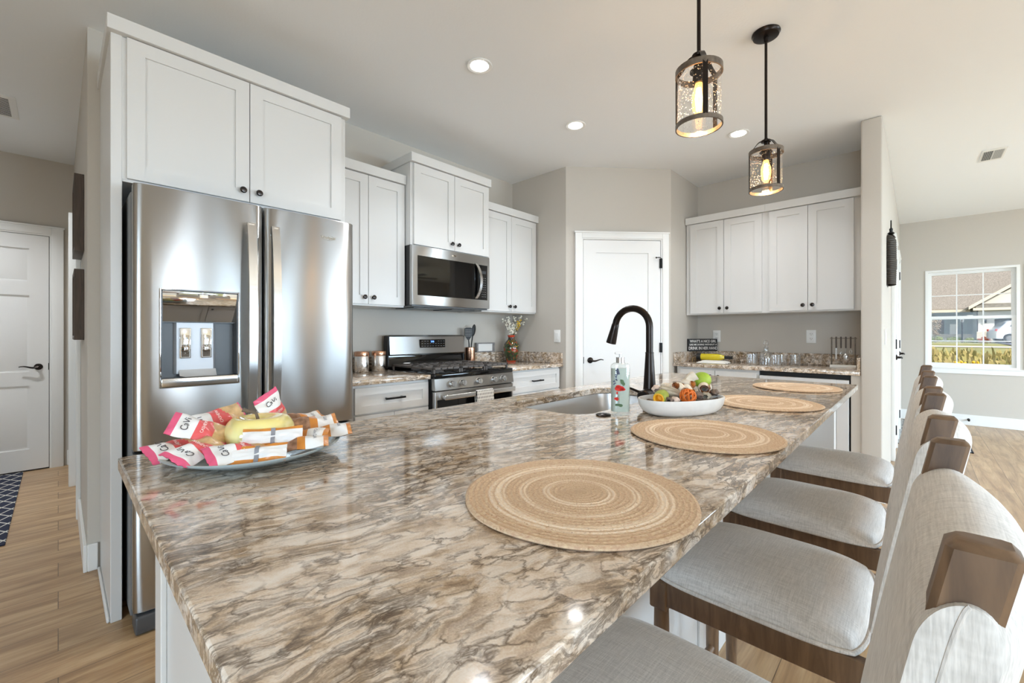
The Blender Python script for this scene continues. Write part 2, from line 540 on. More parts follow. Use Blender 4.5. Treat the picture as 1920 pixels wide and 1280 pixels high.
# ---------------------------------------------------------------- mesh helpers
class MB:
    """collects shapes into one mesh; m is the slot of the material the shape gets"""

    def __init__(s):
        s.bm = bmesh.new()

    def _fin(s, faces, m, smooth):
        for f in faces:
            f.material_index = m
            f.smooth = smooth

    def box(s, a, b, m=0, bev=0.0, seg=2, mtx=None):
        x0, y0, z0 = (min(a[i], b[i]) for i in range(3))
        x1, y1, z1 = (max(a[i], b[i]) for i in range(3))
        vs = [s.bm.verts.new(c) for c in ((x0, y0, z0), (x1, y0, z0), (x1, y1, z0), (x0, y1, z0), (x0, y0, z1), (x1, y0, z1), (x1, y1, z1), (x0, y1, z1))]
        fs = [s.bm.faces.new([vs[i] for i in q]) for q in ((3, 2, 1, 0), (4, 5, 6, 7), (0, 1, 5, 4), (1, 2, 6, 5), (2, 3, 7, 6), (3, 0, 4, 7))]
        s._fin(fs, m, False)
        if bev > 0:
            es = list({e for f in fs for e in f.edges})
            r = bmesh.ops.bevel(s.bm, geom=es, offset=bev, segments=seg, profile=0.5, affect='EDGES', clamp_overlap=True)
            nf = set(r['faces'])
            for v in r['verts']:
                nf.update(v.link_faces)
            s._fin(nf, m, True)
            vs = list({v for f in nf for v in f.verts})
        if mtx is not None:
            for v in vs:
                v.co = mtx @ v.co
        return s

    def loft(s, rings, m=0, closed=True, caps=(True, True), smooth=True, wrap=False):
        rows = [[s.bm.verts.new(p) for p in r] for r in rings]
        fs = []
        n = len(rows[0])
        pairs = list(zip(rows, rows[1:])) + ([(rows[-1], rows[0])] if wrap else [])
        for A, B in pairs:
            for i in range(n if closed else n - 1):
                j = (i + 1) % n
                try:
                    fs.append(s.bm.faces.new((A[i], A[j], B[j], B[i])))
                except ValueError:
                    pass
        s._fin(fs, m, smooth)
        if closed and not wrap:
            cf = []
            if caps[0] and n > 2:
                cf.append(s.bm.faces.new(list(reversed(rows[0]))))
            if caps[1] and n > 2:
                cf.append(s.bm.faces.new(rows[-1]))
            s._fin(cf, m, False)
        return s

    def lathe(s, prof, c=(0, 0, 0), seg=32, m=0, caps=(True, True), smooth=True, mtx=None, sx=1.0, sy=1.0):
        rings = []
        for r, z in prof:
            ring = []
            for i in range(seg):
                a = 2 * PI * i / seg
                p = Vector((r * math.cos(a) * sx, r * math.sin(a) * sy, z))
                if mtx is not None:
                    p = mtx @ p
                ring.append(p + Vector(c))
            rings.append(ring)
        return s.loft(rings, m, True, caps, smooth)

    def cyl(s, p0, p1, r0, r1=None, seg=16, m=0, caps=(True, True), smooth=True):
        p0, p1 = Vector(p0), Vector(p1)
        return s.tube([p0, p1], [r0, r0 if r1 is None else r1], seg, m, caps=caps, smooth=smooth)

    def tube(s, pts, r, seg=10, m=0, wrap=False, caps=(True, True), smooth=True, flat=1.0, up=None):
        pts = [Vector(p) for p in pts]
        n = len(pts)
        rs = r if isinstance(r, (list, tuple)) else [r] * n
        rings = []
        prev = None
        for i, p in enumerate(pts):
            if wrap:
                t = (pts[(i + 1) % n] - pts[i - 1]).normalized()
            else:
                t = (pts[min(i + 1, n - 1)] - pts[max(i - 1, 0)]).normalized()
            if prev is None:
                ref = Vector(up) if up else (Vector((0, 0, 1)) if abs(t.z) < 0.9 else Vector((1, 0, 0)))
                u = ref - t * ref.dot(t)
            else:
                u = prev - t * prev.dot(t)
            u.normalize()
            prev = u
            w = t.cross(u)
            rings.append([p + (u * math.cos(2 * PI * k / seg) + w * math.sin(2 * PI * k / seg) * flat) * rs[i] for k in range(seg)])
        return s.loft(rings, m, True, caps, smooth, wrap)

    def ball(s, c, r, seg=16, rows=10, m=0, mtx=None):
        if isinstance(r, (int, float)):
            r = (r, r, r)
        prof = [(max(1e-4, math.sin(PI * k / rows)), -math.cos(PI * k / rows)) for k in range(rows + 1)]
        M = Matrix.Diagonal((*r, 1))
        if mtx is not None:
            M = mtx @ M
        return s.lathe(prof, c, seg, m, (False, False), True, M)

    def prism(s, poly, z0, z1, m=0, mtx=None, smooth=False):
        f = (lambda p: mtx @ Vector(p)) if mtx is not None else Vector
        return s.loft([[f((x, y, z0)) for x, y in poly], [f((x, y, z1)) for x, y in poly]], m, True, (True, True), smooth)

    def grid(s, fn, nu, nv, m=0, smooth=True, thick=0.0):
        P = [[Vector(fn(i / nu, j / nv)) for j in range(nv + 1)] for i in range(nu + 1)]
        V = [[s.bm.verts.new(p) for p in row] for row in P]
        fs = []
        for i in range(nu):
            for j in range(nv):
                f = s.bm.faces.new((V[i][j], V[i + 1][j], V[i + 1][j + 1], V[i][j + 1]))
                f.material_index = m(i / nu, j / nv) if callable(m) else m
                f.smooth = smooth
                fs.append(f)
        return s

    def xf(s, M):
        for v in s.bm.verts:
            v.co = M @ v.co
        return s

    def move(s, x, y, z):
        return s.xf(Matrix.Translation((x, y, z)))

    def holed(s, outer, inner, z0, z1, m=0):
        """flat slab with one hole; both outlines are lists of (x, y)"""
        loops = []
        for poly in (outer, inner):
            top = [s.bm.verts.new((x, y, z1)) for x, y in poly]
            bot = [s.bm.verts.new((x, y, z0)) for x, y in poly]
            loops.append((top, bot))
        for k in (0, 1):
            es = []
            for top_bot in loops:
                L = top_bot[k]
                for i in range(len(L)):
                    es.append(s.bm.edges.get((L[i], L[(i + 1) % len(L)])) or s.bm.edges.new((L[i], L[(i + 1) % len(L)])))
            r = bmesh.ops.triangle_fill(s.bm, edges=es, use_beauty=True, use_dissolve=False)
            for g in r['geom']:
                if isinstance(g, bmesh.types.BMFace):
                    g.material_index = m
        for top, bot in loops:
            n = len(top)
            for i in range(n):
                s.bm.faces.new((bot[i], bot[(i + 1) % n], top[(i + 1) % n], top[i])).material_index = m
        return s


OFF = {}


def offset_of(o):
    v = Vector((0, 0, 0))
    while o is not None:
        if o.name in OFF:
            v = v + OFF[o.name]
        o = o.parent
    return v


def part(name, mb, mats, parent=None, label=None, loc=None, sharp=35, mods=None):
    """links one mesh object; a child of a thing set at world coordinates is shifted to that thing's base"""
    me = bpy.data.meshes.new(name)
    bm = mb.bm
    off = offset_of(parent)
    if loc is not None:
        off = off + Vector(loc)
    if off.length > 0:
        for v in bm.verts:
            v.co -= off
    bmesh.ops.recalc_face_normals(bm, faces=bm.faces)
    bm.to_mesh(me)
    bm.free()
    for m in (mats if isinstance(mats, (list, tuple)) else [mats]):
        me.materials.append(m)
    if sharp:
        me.set_sharp_from_angle(angle=R(sharp))
    o = bpy.data.objects.new(name, me)
    COL.objects.link(o)
    if parent is not None:
        o.parent = parent
    if loc is not None:
        o.location = loc
        OFF[o.name] = Vector(loc)
    if label:
        o['label'] = label
    return o


def tag(o, label, cat, group=None, kind=None):
    o['label'] = label
    o['category'] = cat
    if group:
        o['group'] = group
    if kind:
        o['kind'] = kind
    return o


def thing(name, label, cat, loc=(0, 0, 0), rz=0.0, group=None, world=False, kind=None):
    o = bpy.data.objects.new(name, None)
    COL.objects.link(o)
    o.empty_display_size = 0.05
    o.location = loc
    o.rotation_euler = (0, 0, rz)
    if world:
        OFF[o.name] = Vector(loc)
    return tag(o, label, cat, group, kind)


def dup(root, loc=None, rot=None, label=None, group=None):
    """copy of a thing with copies of its parts and their sub-parts"""
    r = root.copy()
    COL.objects.link(r)
    if loc is not None:
        r.location = loc
    if rot is not None:
        r.rotation_euler = rot
    if label:
        r['label'] = label
    if group:
        r['group'] = group

    def kids(a, b):
        for ch in [o for o in a.children]:
            c = ch.copy()
            COL.objects.link(c)
            c.parent = b
            kids(ch, c)
    kids(root, r)
    return r


def struct(name, mb, mats, label, cat, sharp=35):
    o = part(name, mb, mats, None, sharp=sharp)
    return tag(o, label, cat, None, 'structure')


def text(name, body, size, mat_, parent, loc, rot, depth=0.0006, align='CENTER', sx=1.0, font_bold=0.0, label=None, shear=0.0):
    c = bpy.data.curves.new(name, 'FONT')
    c.body = body
    c.size = size
    c.align_x = align
    c.align_y = 'CENTER'
    c.extrude = depth
    c.offset = font_bold
    c.shear = shear
    c.resolution_u = 3
    tmp = bpy.data.objects.new(name, c)
    COL.objects.link(tmp)
    dg = bpy.context.evaluated_depsgraph_get()
    me = bpy.data.meshes.new_from_object(tmp.evaluated_get(dg))
    me.name = name
    bpy.data.objects.remove(tmp)
    bpy.data.curves.remove(c)
    me.transform(Matrix.Diagonal((sx, 1, 1, 1)))
    me.materials.clear()
    me.materials.append(mat_)
    o = bpy.data.objects.new(name, me)
    COL.objects.link(o)
    o.parent = parent
    o.location = loc
    o.rotation_euler = rot
    if label:
        o['label'] = label
    return o


def rrect(x0, y0, x1, y1, r, n=6):
    pts = []
    for cx, cy, a0 in ((x1 - r, y1 - r, 0), (x0 + r, y1 - r, 90), (x0 + r, y0 + r, 180), (x1 - r, y0 + r, 270)):
        for k in range(n + 1):
            a = R(a0 + 90 * k / n)
            pts.append((cx + r * math.cos(a), cy + r * math.sin(a)))
    return pts


def bez(p0, p1, p2, p3, n=12):
    p0, p1, p2, p3 = map(Vector, (p0, p1, p2, p3))
    return [(1 - t) ** 3 * p0 + 3 * (1 - t) ** 2 * t * p1 + 3 * (1 - t) * t * t * p2 + t ** 3 * p3 for t in [k / n for k in range(n + 1)]]
# ---------------------------------------------------------------- room shell (metres; x along the island, y towards the range wall)
CEIL_Z = 2.725
HX = 0.10                                   # hall face of the wall beside the refrigerator
WY = 3.02                                   # range wall
T = 0.12
mb = MB().box((-3.75, -5.3, -0.1), (8.25, 5.72, 0.0))
struct('floor', mb, FLOOR, 'light oak plank floor running through kitchen and hall', 'floor')
mb = MB().box((-3.75, -5.3, CEIL_Z), (8.25, 5.72, CEIL_Z + 0.1))
struct('ceiling', mb, CEIL, 'flat white ceiling over kitchen and hall', 'ceiling')


def wall(name, a, b, label, m=WALL, bev=0.0):
    mb = MB().box((a[0], a[1], 0), (b[0], b[1], CEIL_Z), 0, bev, 4)
    return struct(name, mb, m, label, 'wall')


wall('wall_range', (HX + T, WY), (3.33, WY + T), 'greige wall behind range and refrigerator')
wall('wall_hall_right', (HX, WY + 0.0), (HX + T, 5.6), 'greige hall wall with two dark frames')
wall('wall_hall_end', (-1.4, 5.6), (HX + T, 5.72), 'greige wall at end of hall around white door')
wall('wall_hall_left', (-1.52, WY), (-1.4, 5.72), 'greige wall on far side of hall')
wall('wall_range_left', (-3.75, WY), (-1.4, WY + T), 'greige wall beyond hall opening')
wall('wall_pantry_left', (3.205, 2.345), (3.33, WY), 'greige pantry side wall beside range counter')
p1, p2 = Vector((3.205, 2.345, 0)), Vector((3.937, 1.672, 0))
pd = (p2 - p1).normalized()
PANTRY_RZ = math.atan2(pd.y, pd.x)
pn = Vector((-pd.y, pd.x, 0))
mb = MB().prism([tuple((p1)[:2]), tuple((p2)[:2]), tuple((p2 + pn * 0.12)[:2]), tuple((p1 + pn * 0.12)[:2])], 0, CEIL_Z)
struct('wall_pantry_corner', mb, WALL, 'angled greige corner wall holding pantry door', 'wall')
wall('wall_pantry_right', (3.937, 1.672), (4.73, 1.79), 'greige pantry side wall beside bar nook')
wall('wall_bar_nook', (4.61, 0.293), (4.73, 1.70), 'greige wall behind bar nook counter')
wall('wall_entry_divider', (3.974, 0.174), (8.13, 0.293), 'greige divider wall between bar nook and entry', bev=0.012)


struct('wall_bar_return', MB().box((3.99, 0.292, 0), (4.60, 0.350, 0.884)), WALL, 'short greige wall return right of beverage cooler', 'wall')


def wall_open(name, axis, at, thick, lo, hi, holes, label):
    """wall across the whole height with rectangular openings (lo, hi, z0, z1)"""
    mb = MB()

    def bx(a, b, z0, z1):
        if b - a < 1e-4 or z1 - z0 < 1e-4:
            return
        if axis == 'x':
            mb.box((at, a, z0), (at + thick, b, z1))
        else:
            mb.box((a, at, z0), (b, at + thick, z1))
    cur = lo
    for a, b, z0, z1 in sorted(holes):
        bx(cur, a, 0, CEIL_Z)
        bx(a, b, 0, z0)
        bx(a, b, z1, CEIL_Z)
        cur = b
    bx(cur, hi, 0, CEIL_Z)
    return struct(name, mb, WALL, label, 'wall')


EX = 8.13
wall_open('wall_east', 'x', EX, T, -5.3, 0.293, [(-0.925, -0.085, 0.735, 2.04), (-1.80, -0.96, 0.735, 2.04)], 'greige entry wall with white double hung window')
wall_open('wall_south', 'y', -5.3, T, -3.75, 8.25, [(0.6, 3.2, 0.2, 2.3), (4.4, 6.8, 0.1, 2.3)], 'greige wall with wide windows behind the dining area')
wall_open('wall_west', 'x', -3.75, T, -5.3, WY, [(-2.9, -0.3, 0.35, 2.35)], 'greige wall with wide window on dining side')


def skirting(name, a, b, label):
    struct(name, MB().box((a[0], a[1], 0), (b[0], b[1], 0.135), 0, 0.003, 1), TRIM, label, 'baseboard')


skirting('baseboard_hall', (HX - 0.015, WY - 0.015), (HX, 3.9), 'white baseboard at foot of hall wall below frames')
skirting('baseboard_range', (HX, WY - 0.015), (0.138, WY), 'short white baseboard between hall corner and refrigerator panel')
skirting('baseboard_east', (EX - 0.015, -5.18), (EX, 0.174), 'white baseboard below entry window')
skirting('baseboard_entry', (3.974, 0.159), (4.38, 0.174), 'short white baseboard on entry side of divider wall')
skirting('baseboard_divider_end', (3.959, 0.159), (3.974, 0.300), 'white baseboard on end of divider wall')
skirting('baseboard_hall_end', (0.055, 5.585), (HX, 5.6), 'white baseboard stub right of hall door')


def window(n, y0, y1, z0, z1, label):
    """double hung window in the east wall, three panes across and two down in each sash"""
    w = thing('window_%d' % n, label, 'window', (EX, (y0 + y1) / 2, z0), world=True, kind='structure')
    x0 = EX - 0.01
    # jamb liner
    mb = MB()
    mb.box((x0, y0, z0), (EX + T, y0 + 0.028, z1)).box((x0, y1 - 0.028, z0), (EX + T, y1, z1)).box((x0, y0 + 0.028, z1 - 0.028), (EX + T, y1 - 0.028, z1)).box((x0, y0 + 0.028, z0), (EX + T, y1 - 0.028, z0 + 0.028))
    part('window_frame', mb, TRIM, w)
    mid = z0 + (z1 - z0) * 0.51
    for nm, xa, za, zb in (('upper_sash', EX + 0.055, mid - 0.02, z1 - 0.028), ('lower_sash', EX + 0.02, z0 + 0.028, mid + 0.02)):
        ya, yb = y0 + 0.028, y1 - 0.028
        f = 0.036
        mb = MB()
        mb.box((xa, ya, za), (xa + 0.03, ya + f, zb)).box((xa, yb - f, za), (xa + 0.03, yb, zb)).box((xa, ya + f, za), (xa + 0.03, yb - f, za + f)).box((xa, ya + f, zb - f), (xa + 0.03, yb - f, zb))
        for k in (1, 2):
            yy = ya + f + (yb - ya - 2 * f) * k / 3
            mb.box((xa + 0.010, yy - 0.006, za + f), (xa + 0.022, yy + 0.006, zb - f))
        zz = (za + zb) / 2
        mb.box((xa + 0.0095, ya + f, zz - 0.006), (xa + 0.0225, yb - f, zz + 0.006))
        s = part(nm, mb, TRIM, w)
        part('pane', MB().box((xa + 0.014, ya + f, za + f), (xa + 0.018, yb - f, zb - f)), GLASS, s)
    part('sash_lock', MB().box((EX + 0.0, (y0 + y1) / 2 - 0.025, mid + 0.02), (EX + 0.03, (y0 + y1) / 2 + 0.025, mid + 0.03), 0, 0.003), TRIM, w)
    return w


window(1, -0.925, -0.085, 0.735, 2.04, 'white double hung window nearest the divider wall in entry')
window(2, -1.80, -0.96, 0.735, 2.04, 'white double hung window right of first entry window')
mb = MB().box((EX - 0.02, -1.86, 0.665), (EX + 0.02, -0.075, 0.735), 0, 0.002, 1).box((EX - 0.035, -1.86, 0.728), (EX + 0.02, -0.07, 0.742), 0, 0.003, 1)
struct('trim_1', mb, TRIM, 'white sill and apron board under the entry windows', 'window sill')
for n, (nm, a, b, z0, z1) in enumerate((('window_3', 0.6, 3.2, 0.2, 2.3), ('window_4', 4.4, 6.8, 0.1, 2.3))):
    mb = MB()
    mb.box((a, -5.3, z0), (a + 0.05, -5.2, z1)).box((b - 0.05, -5.3, z0), (b, -5.2, z1)).box((a, -5.3, z0), (b, -5.2, z0 + 0.05)).box((a, -5.3, z1 - 0.05), (b, -5.2, z1)).box(((a + b) / 2 - 0.03, -5.3, z0), ((a + b) / 2 + 0.03, -5.2, z1))
    struct(nm, mb, TRIM, ('wide white dining window', 'white glazed patio door')[n] + ' in the south wall', 'window')
mb = MB()
mb.box((-3.75, -2.9, 0.35), (-3.65, -2.85, 2.35)).box((-3.75, -0.35, 0.35), (-3.65, -0.3, 2.35)).box((-3.75, -2.9, 0.35), (-3.65, -0.3, 0.4)).box((-3.75, -2.9, 2.3), (-3.65, -0.3, 2.35)).box((-3.75, -1.63, 0.35), (-3.65, -1.57, 2.35))
struct('window_5', mb, TRIM, 'wide white window in the west dining wall', 'window')


def lever(parent, x, z, dirx, y=0.0):
    h = part('handle', MB().lathe([(0.001, 0.0), (0.026, 0.0), (0.0275, 0.004), (0.024, 0.010), (0.012, 0.014), (0.011, 0.045), (0.001, 0.047)], seg=24, mtx=Matrix.Rotation(R(90), 4, 'X')).move(x, y, z), BRONZE, parent)
    pts = bez((x, y - 0.042, z), (x + dirx * 0.05, y - 0.050, z - 0.02), (x + dirx * 0.065, y - 0.046, z + 0.022), (x + dirx * 0.112, y - 0.042, z + 0.004), 14)
    part('lever', MB().tube(pts, [0.009 - 0.005 * k / 14 for k in range(15)], 10), BRONZE, h)


def door(n, loc, rz, w, h, style, label, hinge='R', casing=0.06, hinges=(0.28, 1.06, 1.84), handle_z=0.945, stop=False):
    """slab door flush in a cased opening; local x runs along the wall, the room is towards -y"""
    d = thing('door_%d' % n, label, 'door', loc, rz, kind='structure')
    mb = MB()
    t0 = 0.004
    LF = 0.014                                     # the leaf stands this far in front of the wall face
    if style == 'shaker':
        f, tr = 0.115, 0.115
        mb.box((0, -t0, 0.012), (f, 0.03, h)).box((w - f, -t0, 0.012), (w, 0.03, h)).box((f, -t0, h - tr), (w - f, 0.03, h)).box((f, -t0, 0.012), (w - f, 0.03, 0.21)).box((f, 0.004, 0.2), (w - f, 0.02, h - tr + 0.01))
    else:                                          # six raised panels
        xs = (0.115, w / 2 - 0.05, w / 2 + 0.05, w - 0.115)
        zs = ((0.19, 0.74), (0.86, 1.52), (1.64, h - 0.12))
        cut = 0.008
        mb.box((0, cut, 0.012), (w, 0.03, h))
        for a, b in ((0, xs[0]), (xs[1], xs[2]), (xs[3], w)):
            mb.box((a, -t0, 0.012), (b, cut, h))
        zc = [0.012] + [z for p in zs for z in p] + [h]
        for k in range(0, len(zc), 2):
            for a, b in ((xs[0], xs[1]), (xs[2], xs[3])):
                mb.box((a, -t0, zc[k]), (b, cut, zc[k + 1]))
        for a, b in ((xs[0], xs[1]), (xs[2], xs[3])):
            for za, zb in zs:
                e, g = 0.012, 0.045
                mb.loft([[(a + e, cut, za + e), (b - e, cut, za + e), (b - e, cut, zb - e), (a + e, cut, zb - e)],
                         [(a + g, -0.001, za + g), (b - g, -0.001, za + g), (b - g, -0.001, zb - g), (a + g, -0.001, zb - g)]], 0, True, (False, True), False)
    part('door_leaf', mb.move(0, -LF, 0), DOORW, d)
    g = 0.004
    c = casing
    j = 0.012
    mb = MB()
    for a, b in ((-g - j - c, -g - j), (w + g + j, w + g + j + c)):
        mb.box((a, -0.030, 0), (b, 0.0, h + g + j + c), 0, 0.003, 2)
    mb.box((-g - j, -0.030, h + g + j), (w + g + j, 0.0, h + g + j + c), 0, 0.003, 2)
    mb.box((-g - j, -0.022, 0), (-g, 0.0, h + g)).box((w + g, -0.022, 0), (w + g + j, 0.0, h + g)).box((-g - j, -0.022, h + g), (w + g + j, 0.0, h + g + j))
    mb.box((-g - j - c - 0.008, -0.036, h + g + j + c - 0.014), (w + g + j + c + 0.008, 0.0, h + g + j + c), 0, 0.003, 2)
    part('door_casing', mb, TRIM, d)
    part('door_gap', MB().box((-g, -0.003, 0.0), (w + g, 0.0, h + g)), BLACKP, d)  # black sheet behind the leaf, stands in for shade in the gaps
    hx = w + g / 2 if hinge == 'R' else -g / 2
    for z in hinges:
        part('hinge', MB().cyl((hx, -0.033, z - 0.045), (hx, -0.033, z + 0.045), 0.0065, seg=10).box((hx - 0.012, -0.030, z - 0.044), (hx + 0.012, -0.016, z + 0.044)), BLACKM, d)
    if stop:
        z = hinges[-1] + 0.05
        part('hinge_pin_stop', MB().tube([(hx, -0.026, z), (hx - 0.02, -0.04, z + 0.004), (hx - 0.05, -0.045, z)], 0.004, 8).ball((hx - 0.052, -0.045, z), 0.008), BLACKM, d)
    kx = 0.062 if hinge == 'R' else w - 0.062
    lever(d, kx, handle_z, 1 if hinge == 'R' else -1, -t0 - LF)
    mb = MB().box((-0.003 if hinge == 'R' else w - 0.003, -0.0205, handle_z - 0.03), (0.003 if hinge == 'R' else w + 0.003, -0.016, handle_z + 0.03))
    part('latch_plate', mb, BLACKM, d)
    return d


q = p1 + pd * 0.160 - pn * 0.001
door(2, (q.x, q.y, 0), PANTRY_RZ, 0.725, 2.05, 'shaker', 'white one panel pantry door in angled corner', 'R', 0.062, stop=True)
door(1, (-0.87, 5.599, 0), 0, 0.813, 2.045, 'six', 'white six panel door at end of hall', 'L', 0.075, handle_z=0.90)
door(3, (5.42, 0.1735, 0), 0, 0.56, 2.05, 'six', 'white closet door on entry side of divider wall, nearer kitchen', 'L', 0.06, hinges=(0.28, 1.09, 1.84))
door(4, (6.55, 0.1735, 0), 0, 0.60, 2.05, 'six', 'white closet door on entry side of divider wall, nearer window', 'L', 0.06, hinges=(0.28, 1.07, 1.84))
# cased opening in the hall wall beyond the frames
mb = MB().box((HX - 0.022, 3.90, 0), (HX, 3.985, 2.13), 0, 0.003, 2).box((HX - 0.045, 4.78, 0), (HX, 4.86, 2.13), 0, 0.003, 2).box((HX - 0.022, 3.985, 2.05), (HX, 4.78, 2.13), 0, 0.003, 2).box((HX - 0.006, 3.985, 0.01), (HX, 4.78, 2.05))
struct('trim_2', mb, TRIM, 'white cased side door along hall wall past the frames', 'door casing')
# ---------------------------------------------------------------- cabinets (local x along the front, -y towards the room)
def shaker(x0, z0, x1, z1, y=0.0, f=0.058, t=0.019, rec=0.009):
    mb = MB()
    mb.box((x0, y - t, z0), (x0 + f, y, z1)).box((x1 - f, y - t, z0), (x1, y, z1)).box((x0 + f, y - t, z1 - f), (x1 - f, y, z1)).box((x0 + f, y - t, z0), (x1 - f, y, z0 + f))
    mb.box((x0 + f, y - t + rec, z0 + f), (x1 - f, y - 0.002, z1 - f))
    return mb


def knob(parent, x, y, z):
    prof = [(0.001, 0.0), (0.008, 0.0), (0.0055, 0.006), (0.0055, 0.012), (0.013, 0.016), (0.0155, 0.021), (0.012, 0.026), (0.001, 0.028)]
    part('knob', MB().lathe(prof, seg=20, mtx=Matrix.Rotation(R(90), 4, 'X')).move(x, y, z), KNOBM, parent)


def bar_pull(parent, x, y, z, w=0.14):
    mb = MB().box((x - w / 2, y - 0.034, z - 0.006), (x + w / 2, y - 0.024, z + 0.006), 0, 0.002, 1)
    for s in (-1, 1):
        mb.box((x + s * w * 0.38 - 0.005, y - 0.026, z - 0.005), (x + s * w * 0.38 + 0.005, y, z + 0.005))
    part('pull_handle', mb, BLACKM, parent)


def crown(parent, x0, x1, y0, y1, z0, z1, left=True, right=True):
    mb = MB().box((x0 - (0.012 if left else 0), y0 - 0.016, z0), (x1 + (0.012 if right else 0), y1, z1), 0, 0.0015, 1)
    part('crown_board', mb, CAB, parent)


def wall_cabinet(label, loc, rz, w, depth, z0, z1, top, doors, knob_z, reveal=0.02, gap=0.004, left=True, right=True, group=None, rb=0.012):
    """box with face frame, overlay shaker doors meeting at knobs, flat crown board; loc is the front left floor point of its face frame"""
    c = thing('wall_cabinet', label, 'cabinet', loc, rz, group)
    part('cabinet_box', MB().box((0, 0, z0), (w, depth, z1)), CAB, c)
    for k, (a, b, kn) in enumerate(doors):
        d = part('door', shaker(a, z0 + rb, b, z1 - 0.006), CAB, c)
        if kn:
            knob(d, b - 0.031 if kn == 'R' else a + 0.031, -0.019, knob_z)
    crown(c, 0, w, -0.019, depth, z1 - 0.001, top, left, right)
    return c


# refrigerator surround: side panels plus the deep cabinet over it
c = thing('refrigerator_cabinet', 'deep white two door cabinet with side panels over refrigerator', 'cabinet', (0.147, 2.411, 0))
part('side_panel', MB().box((0, -0.006, 0), (0.036, 0.606, 2.43), 0, 0.002, 1), CAB, c)
part('side_panel', MB().box((0.962, 0.0, 0), (0.996, 0.606, 2.43), 0, 0.002, 1), CAB, c)
part('shoe_moulding', MB().box((-0.012, 0.0, 0), (0, 0.58, 0.02), 0, 0.006, 3), CAB, c)
part('cabinet_box', MB().box((0.036, 0.0, 1.826), (0.962, 0.606, 2.43)), CAB, c)
part('filler_strip', MB().box((0.036, -0.004, 1.835), (0.052, 0.0, 2.425)), CAB, c)
d = part('door', shaker(0.05, 1.838, 0.500, 2.424, -0.001), CAB, c)
knob(d, 0.470, -0.02, 1.887)
d = part('door', shaker(0.504, 1.838, 0.965, 2.424, -0.001), CAB, c)
knob(d, 0.540, -0.02, 1.887)
crown(c, 0, 0.996, -0.022, 0.606, 2.428, 2.488)

wall_cabinet('white two door wall cabinet between refrigerator and microwave', (1.146, 2.705, 0), 0, 0.574, 0.312, 1.378, 2.262, 2.325,
             [(0.004, 0.288, 'R'), (0.292, 0.570, 'L')], 1.435, left=False, right=False)
wall_cabinet('raised white two door wall cabinet above the microwave', (1.724, 2.625, 0), 0, 0.756, 0.392, 1.826, 2.415, 2.477,
             [(0.020, 0.386, 'R'), (0.390, 0.752, 'L')], 1.878, rb=0.004)
wall_cabinet('white two door wall cabinet right of microwave beside pantry wall', (2.484, 2.705, 0), 0, 0.708, 0.312, 1.378, 2.262, 2.325,
             [(0.004, 0.352, 'R'), (0.356, 0.700, 'L')], 1.435, left=False)
NX = 4.295
n1 = wall_cabinet('white two door wall cabinet over bar nook, beside pantry wall', (NX, 1.665, 0), R(-90), 0.695, 0.312, 1.372, 2.262, 2.325,
                  [(0.042, 0.350, 'R'), (0.354, 0.668, 'L')], 1.428, left=False, right=False, group='bar nook wall cabinets')
n2 = wall_cabinet('white two door wall cabinet over bar nook, beside divider wall', (NX, 0.970, 0), R(-90), 0.672, 0.312, 1.372, 2.262, 2.325,
                  [(0.030, 0.310, 'R'), (0.314, 0.612, 'L')], 1.428, left=False, right=False, group='bar nook wall cabinets')


def base_cabinet(label, loc, rz, w, depth, fronts):
    c = thing('base_cabinet', label, 'cabinet', loc, rz)
    part('cabinet_box', MB().box((0, 0, 0.10), (w, depth, 0.882)), CAB, c)
    part('toe_kick', MB().box((0, 0.07, 0), (w, depth, 0.10)), CAB, c)
    for kind, a, z0, b, z1 in fronts:
        if kind == 'drawer':
            d = part('drawer', shaker(a, z0, b, z1, f=0.045), CAB, c)
            bar_pull(d, (a + b) / 2, -0.012, (z0 + z1) / 2)
        else:
            d = part('door', shaker(a, z0, b, z1), CAB, c)
            knob(d, b - 0.03 if kind == 'R' else a + 0.03, -0.019, z1 - 0.05)
    return c


base_cabinet('white base cabinet with drawer between refrigerator and range', (1.146, 2.405, 0), 0, 0.574, 0.61,
             [('drawer', 0.045, 0.712, 0.562, 0.866), ('R', 0.045, 0.12, 0.302, 0.700), ('L', 0.306, 0.12, 0.562, 0.700)])
base_cabinet('white base cabinet with drawer right of range beside pantry wall', (2.484, 2.405, 0), 0, 0.690, 0.61,
             [('drawer', 0.035, 0.700, 0.676, 0.870), ('R', 0.035, 0.12, 0.354, 0.688), ('L', 0.358, 0.12, 0.676, 0.688)])
base_cabinet('white base cabinet under bar nook counter left of cooler', (4.005, 1.640, 0), R(-90), 0.685, 0.60,
             [('R', 0.03, 0.12, 0.340, 0.862), ('L', 0.344, 0.12, 0.672, 0.862)])


def slab(name, a, b, label, splash=()):
    t = thing(name, label, 'countertop', (a[0], a[1], 0.884), world=True)
    part('counter_slab', MB().box((a[0], a[1], 0.884), (b[0], b[1], 0.914), 0, 0.004, 2), GRANITE, t)
    for sa, sb in splash:
        part('backsplash', MB().box((sa[0], sa[1], 0.914), (sb[0], sb[1], 1.013), 0, 0.003, 1), GRANITE, t)


slab('range_counter', (1.146, 2.372), (1.719, 3.018), 'short granite counter between refrigerator and range', [((1.146, 2.998), (1.719, 3.018))])
slab('range_counter', (2.487, 2.372), (3.203, 3.018), 'short granite counter between range and pantry wall', [((2.487, 2.998), (3.183, 3.018)), ((3.183, 2.378), (3.203, 3.018))])
slab('bar_counter', (3.975, 0.296), (4.608, 1.670), 'granite bar nook counter between pantry and divider walls',
     [((4.588, 0.316), (4.608, 1.650)), ((3.985, 1.650), (4.608, 1.670)), ((3.985, 0.296), (4.608, 0.316))])

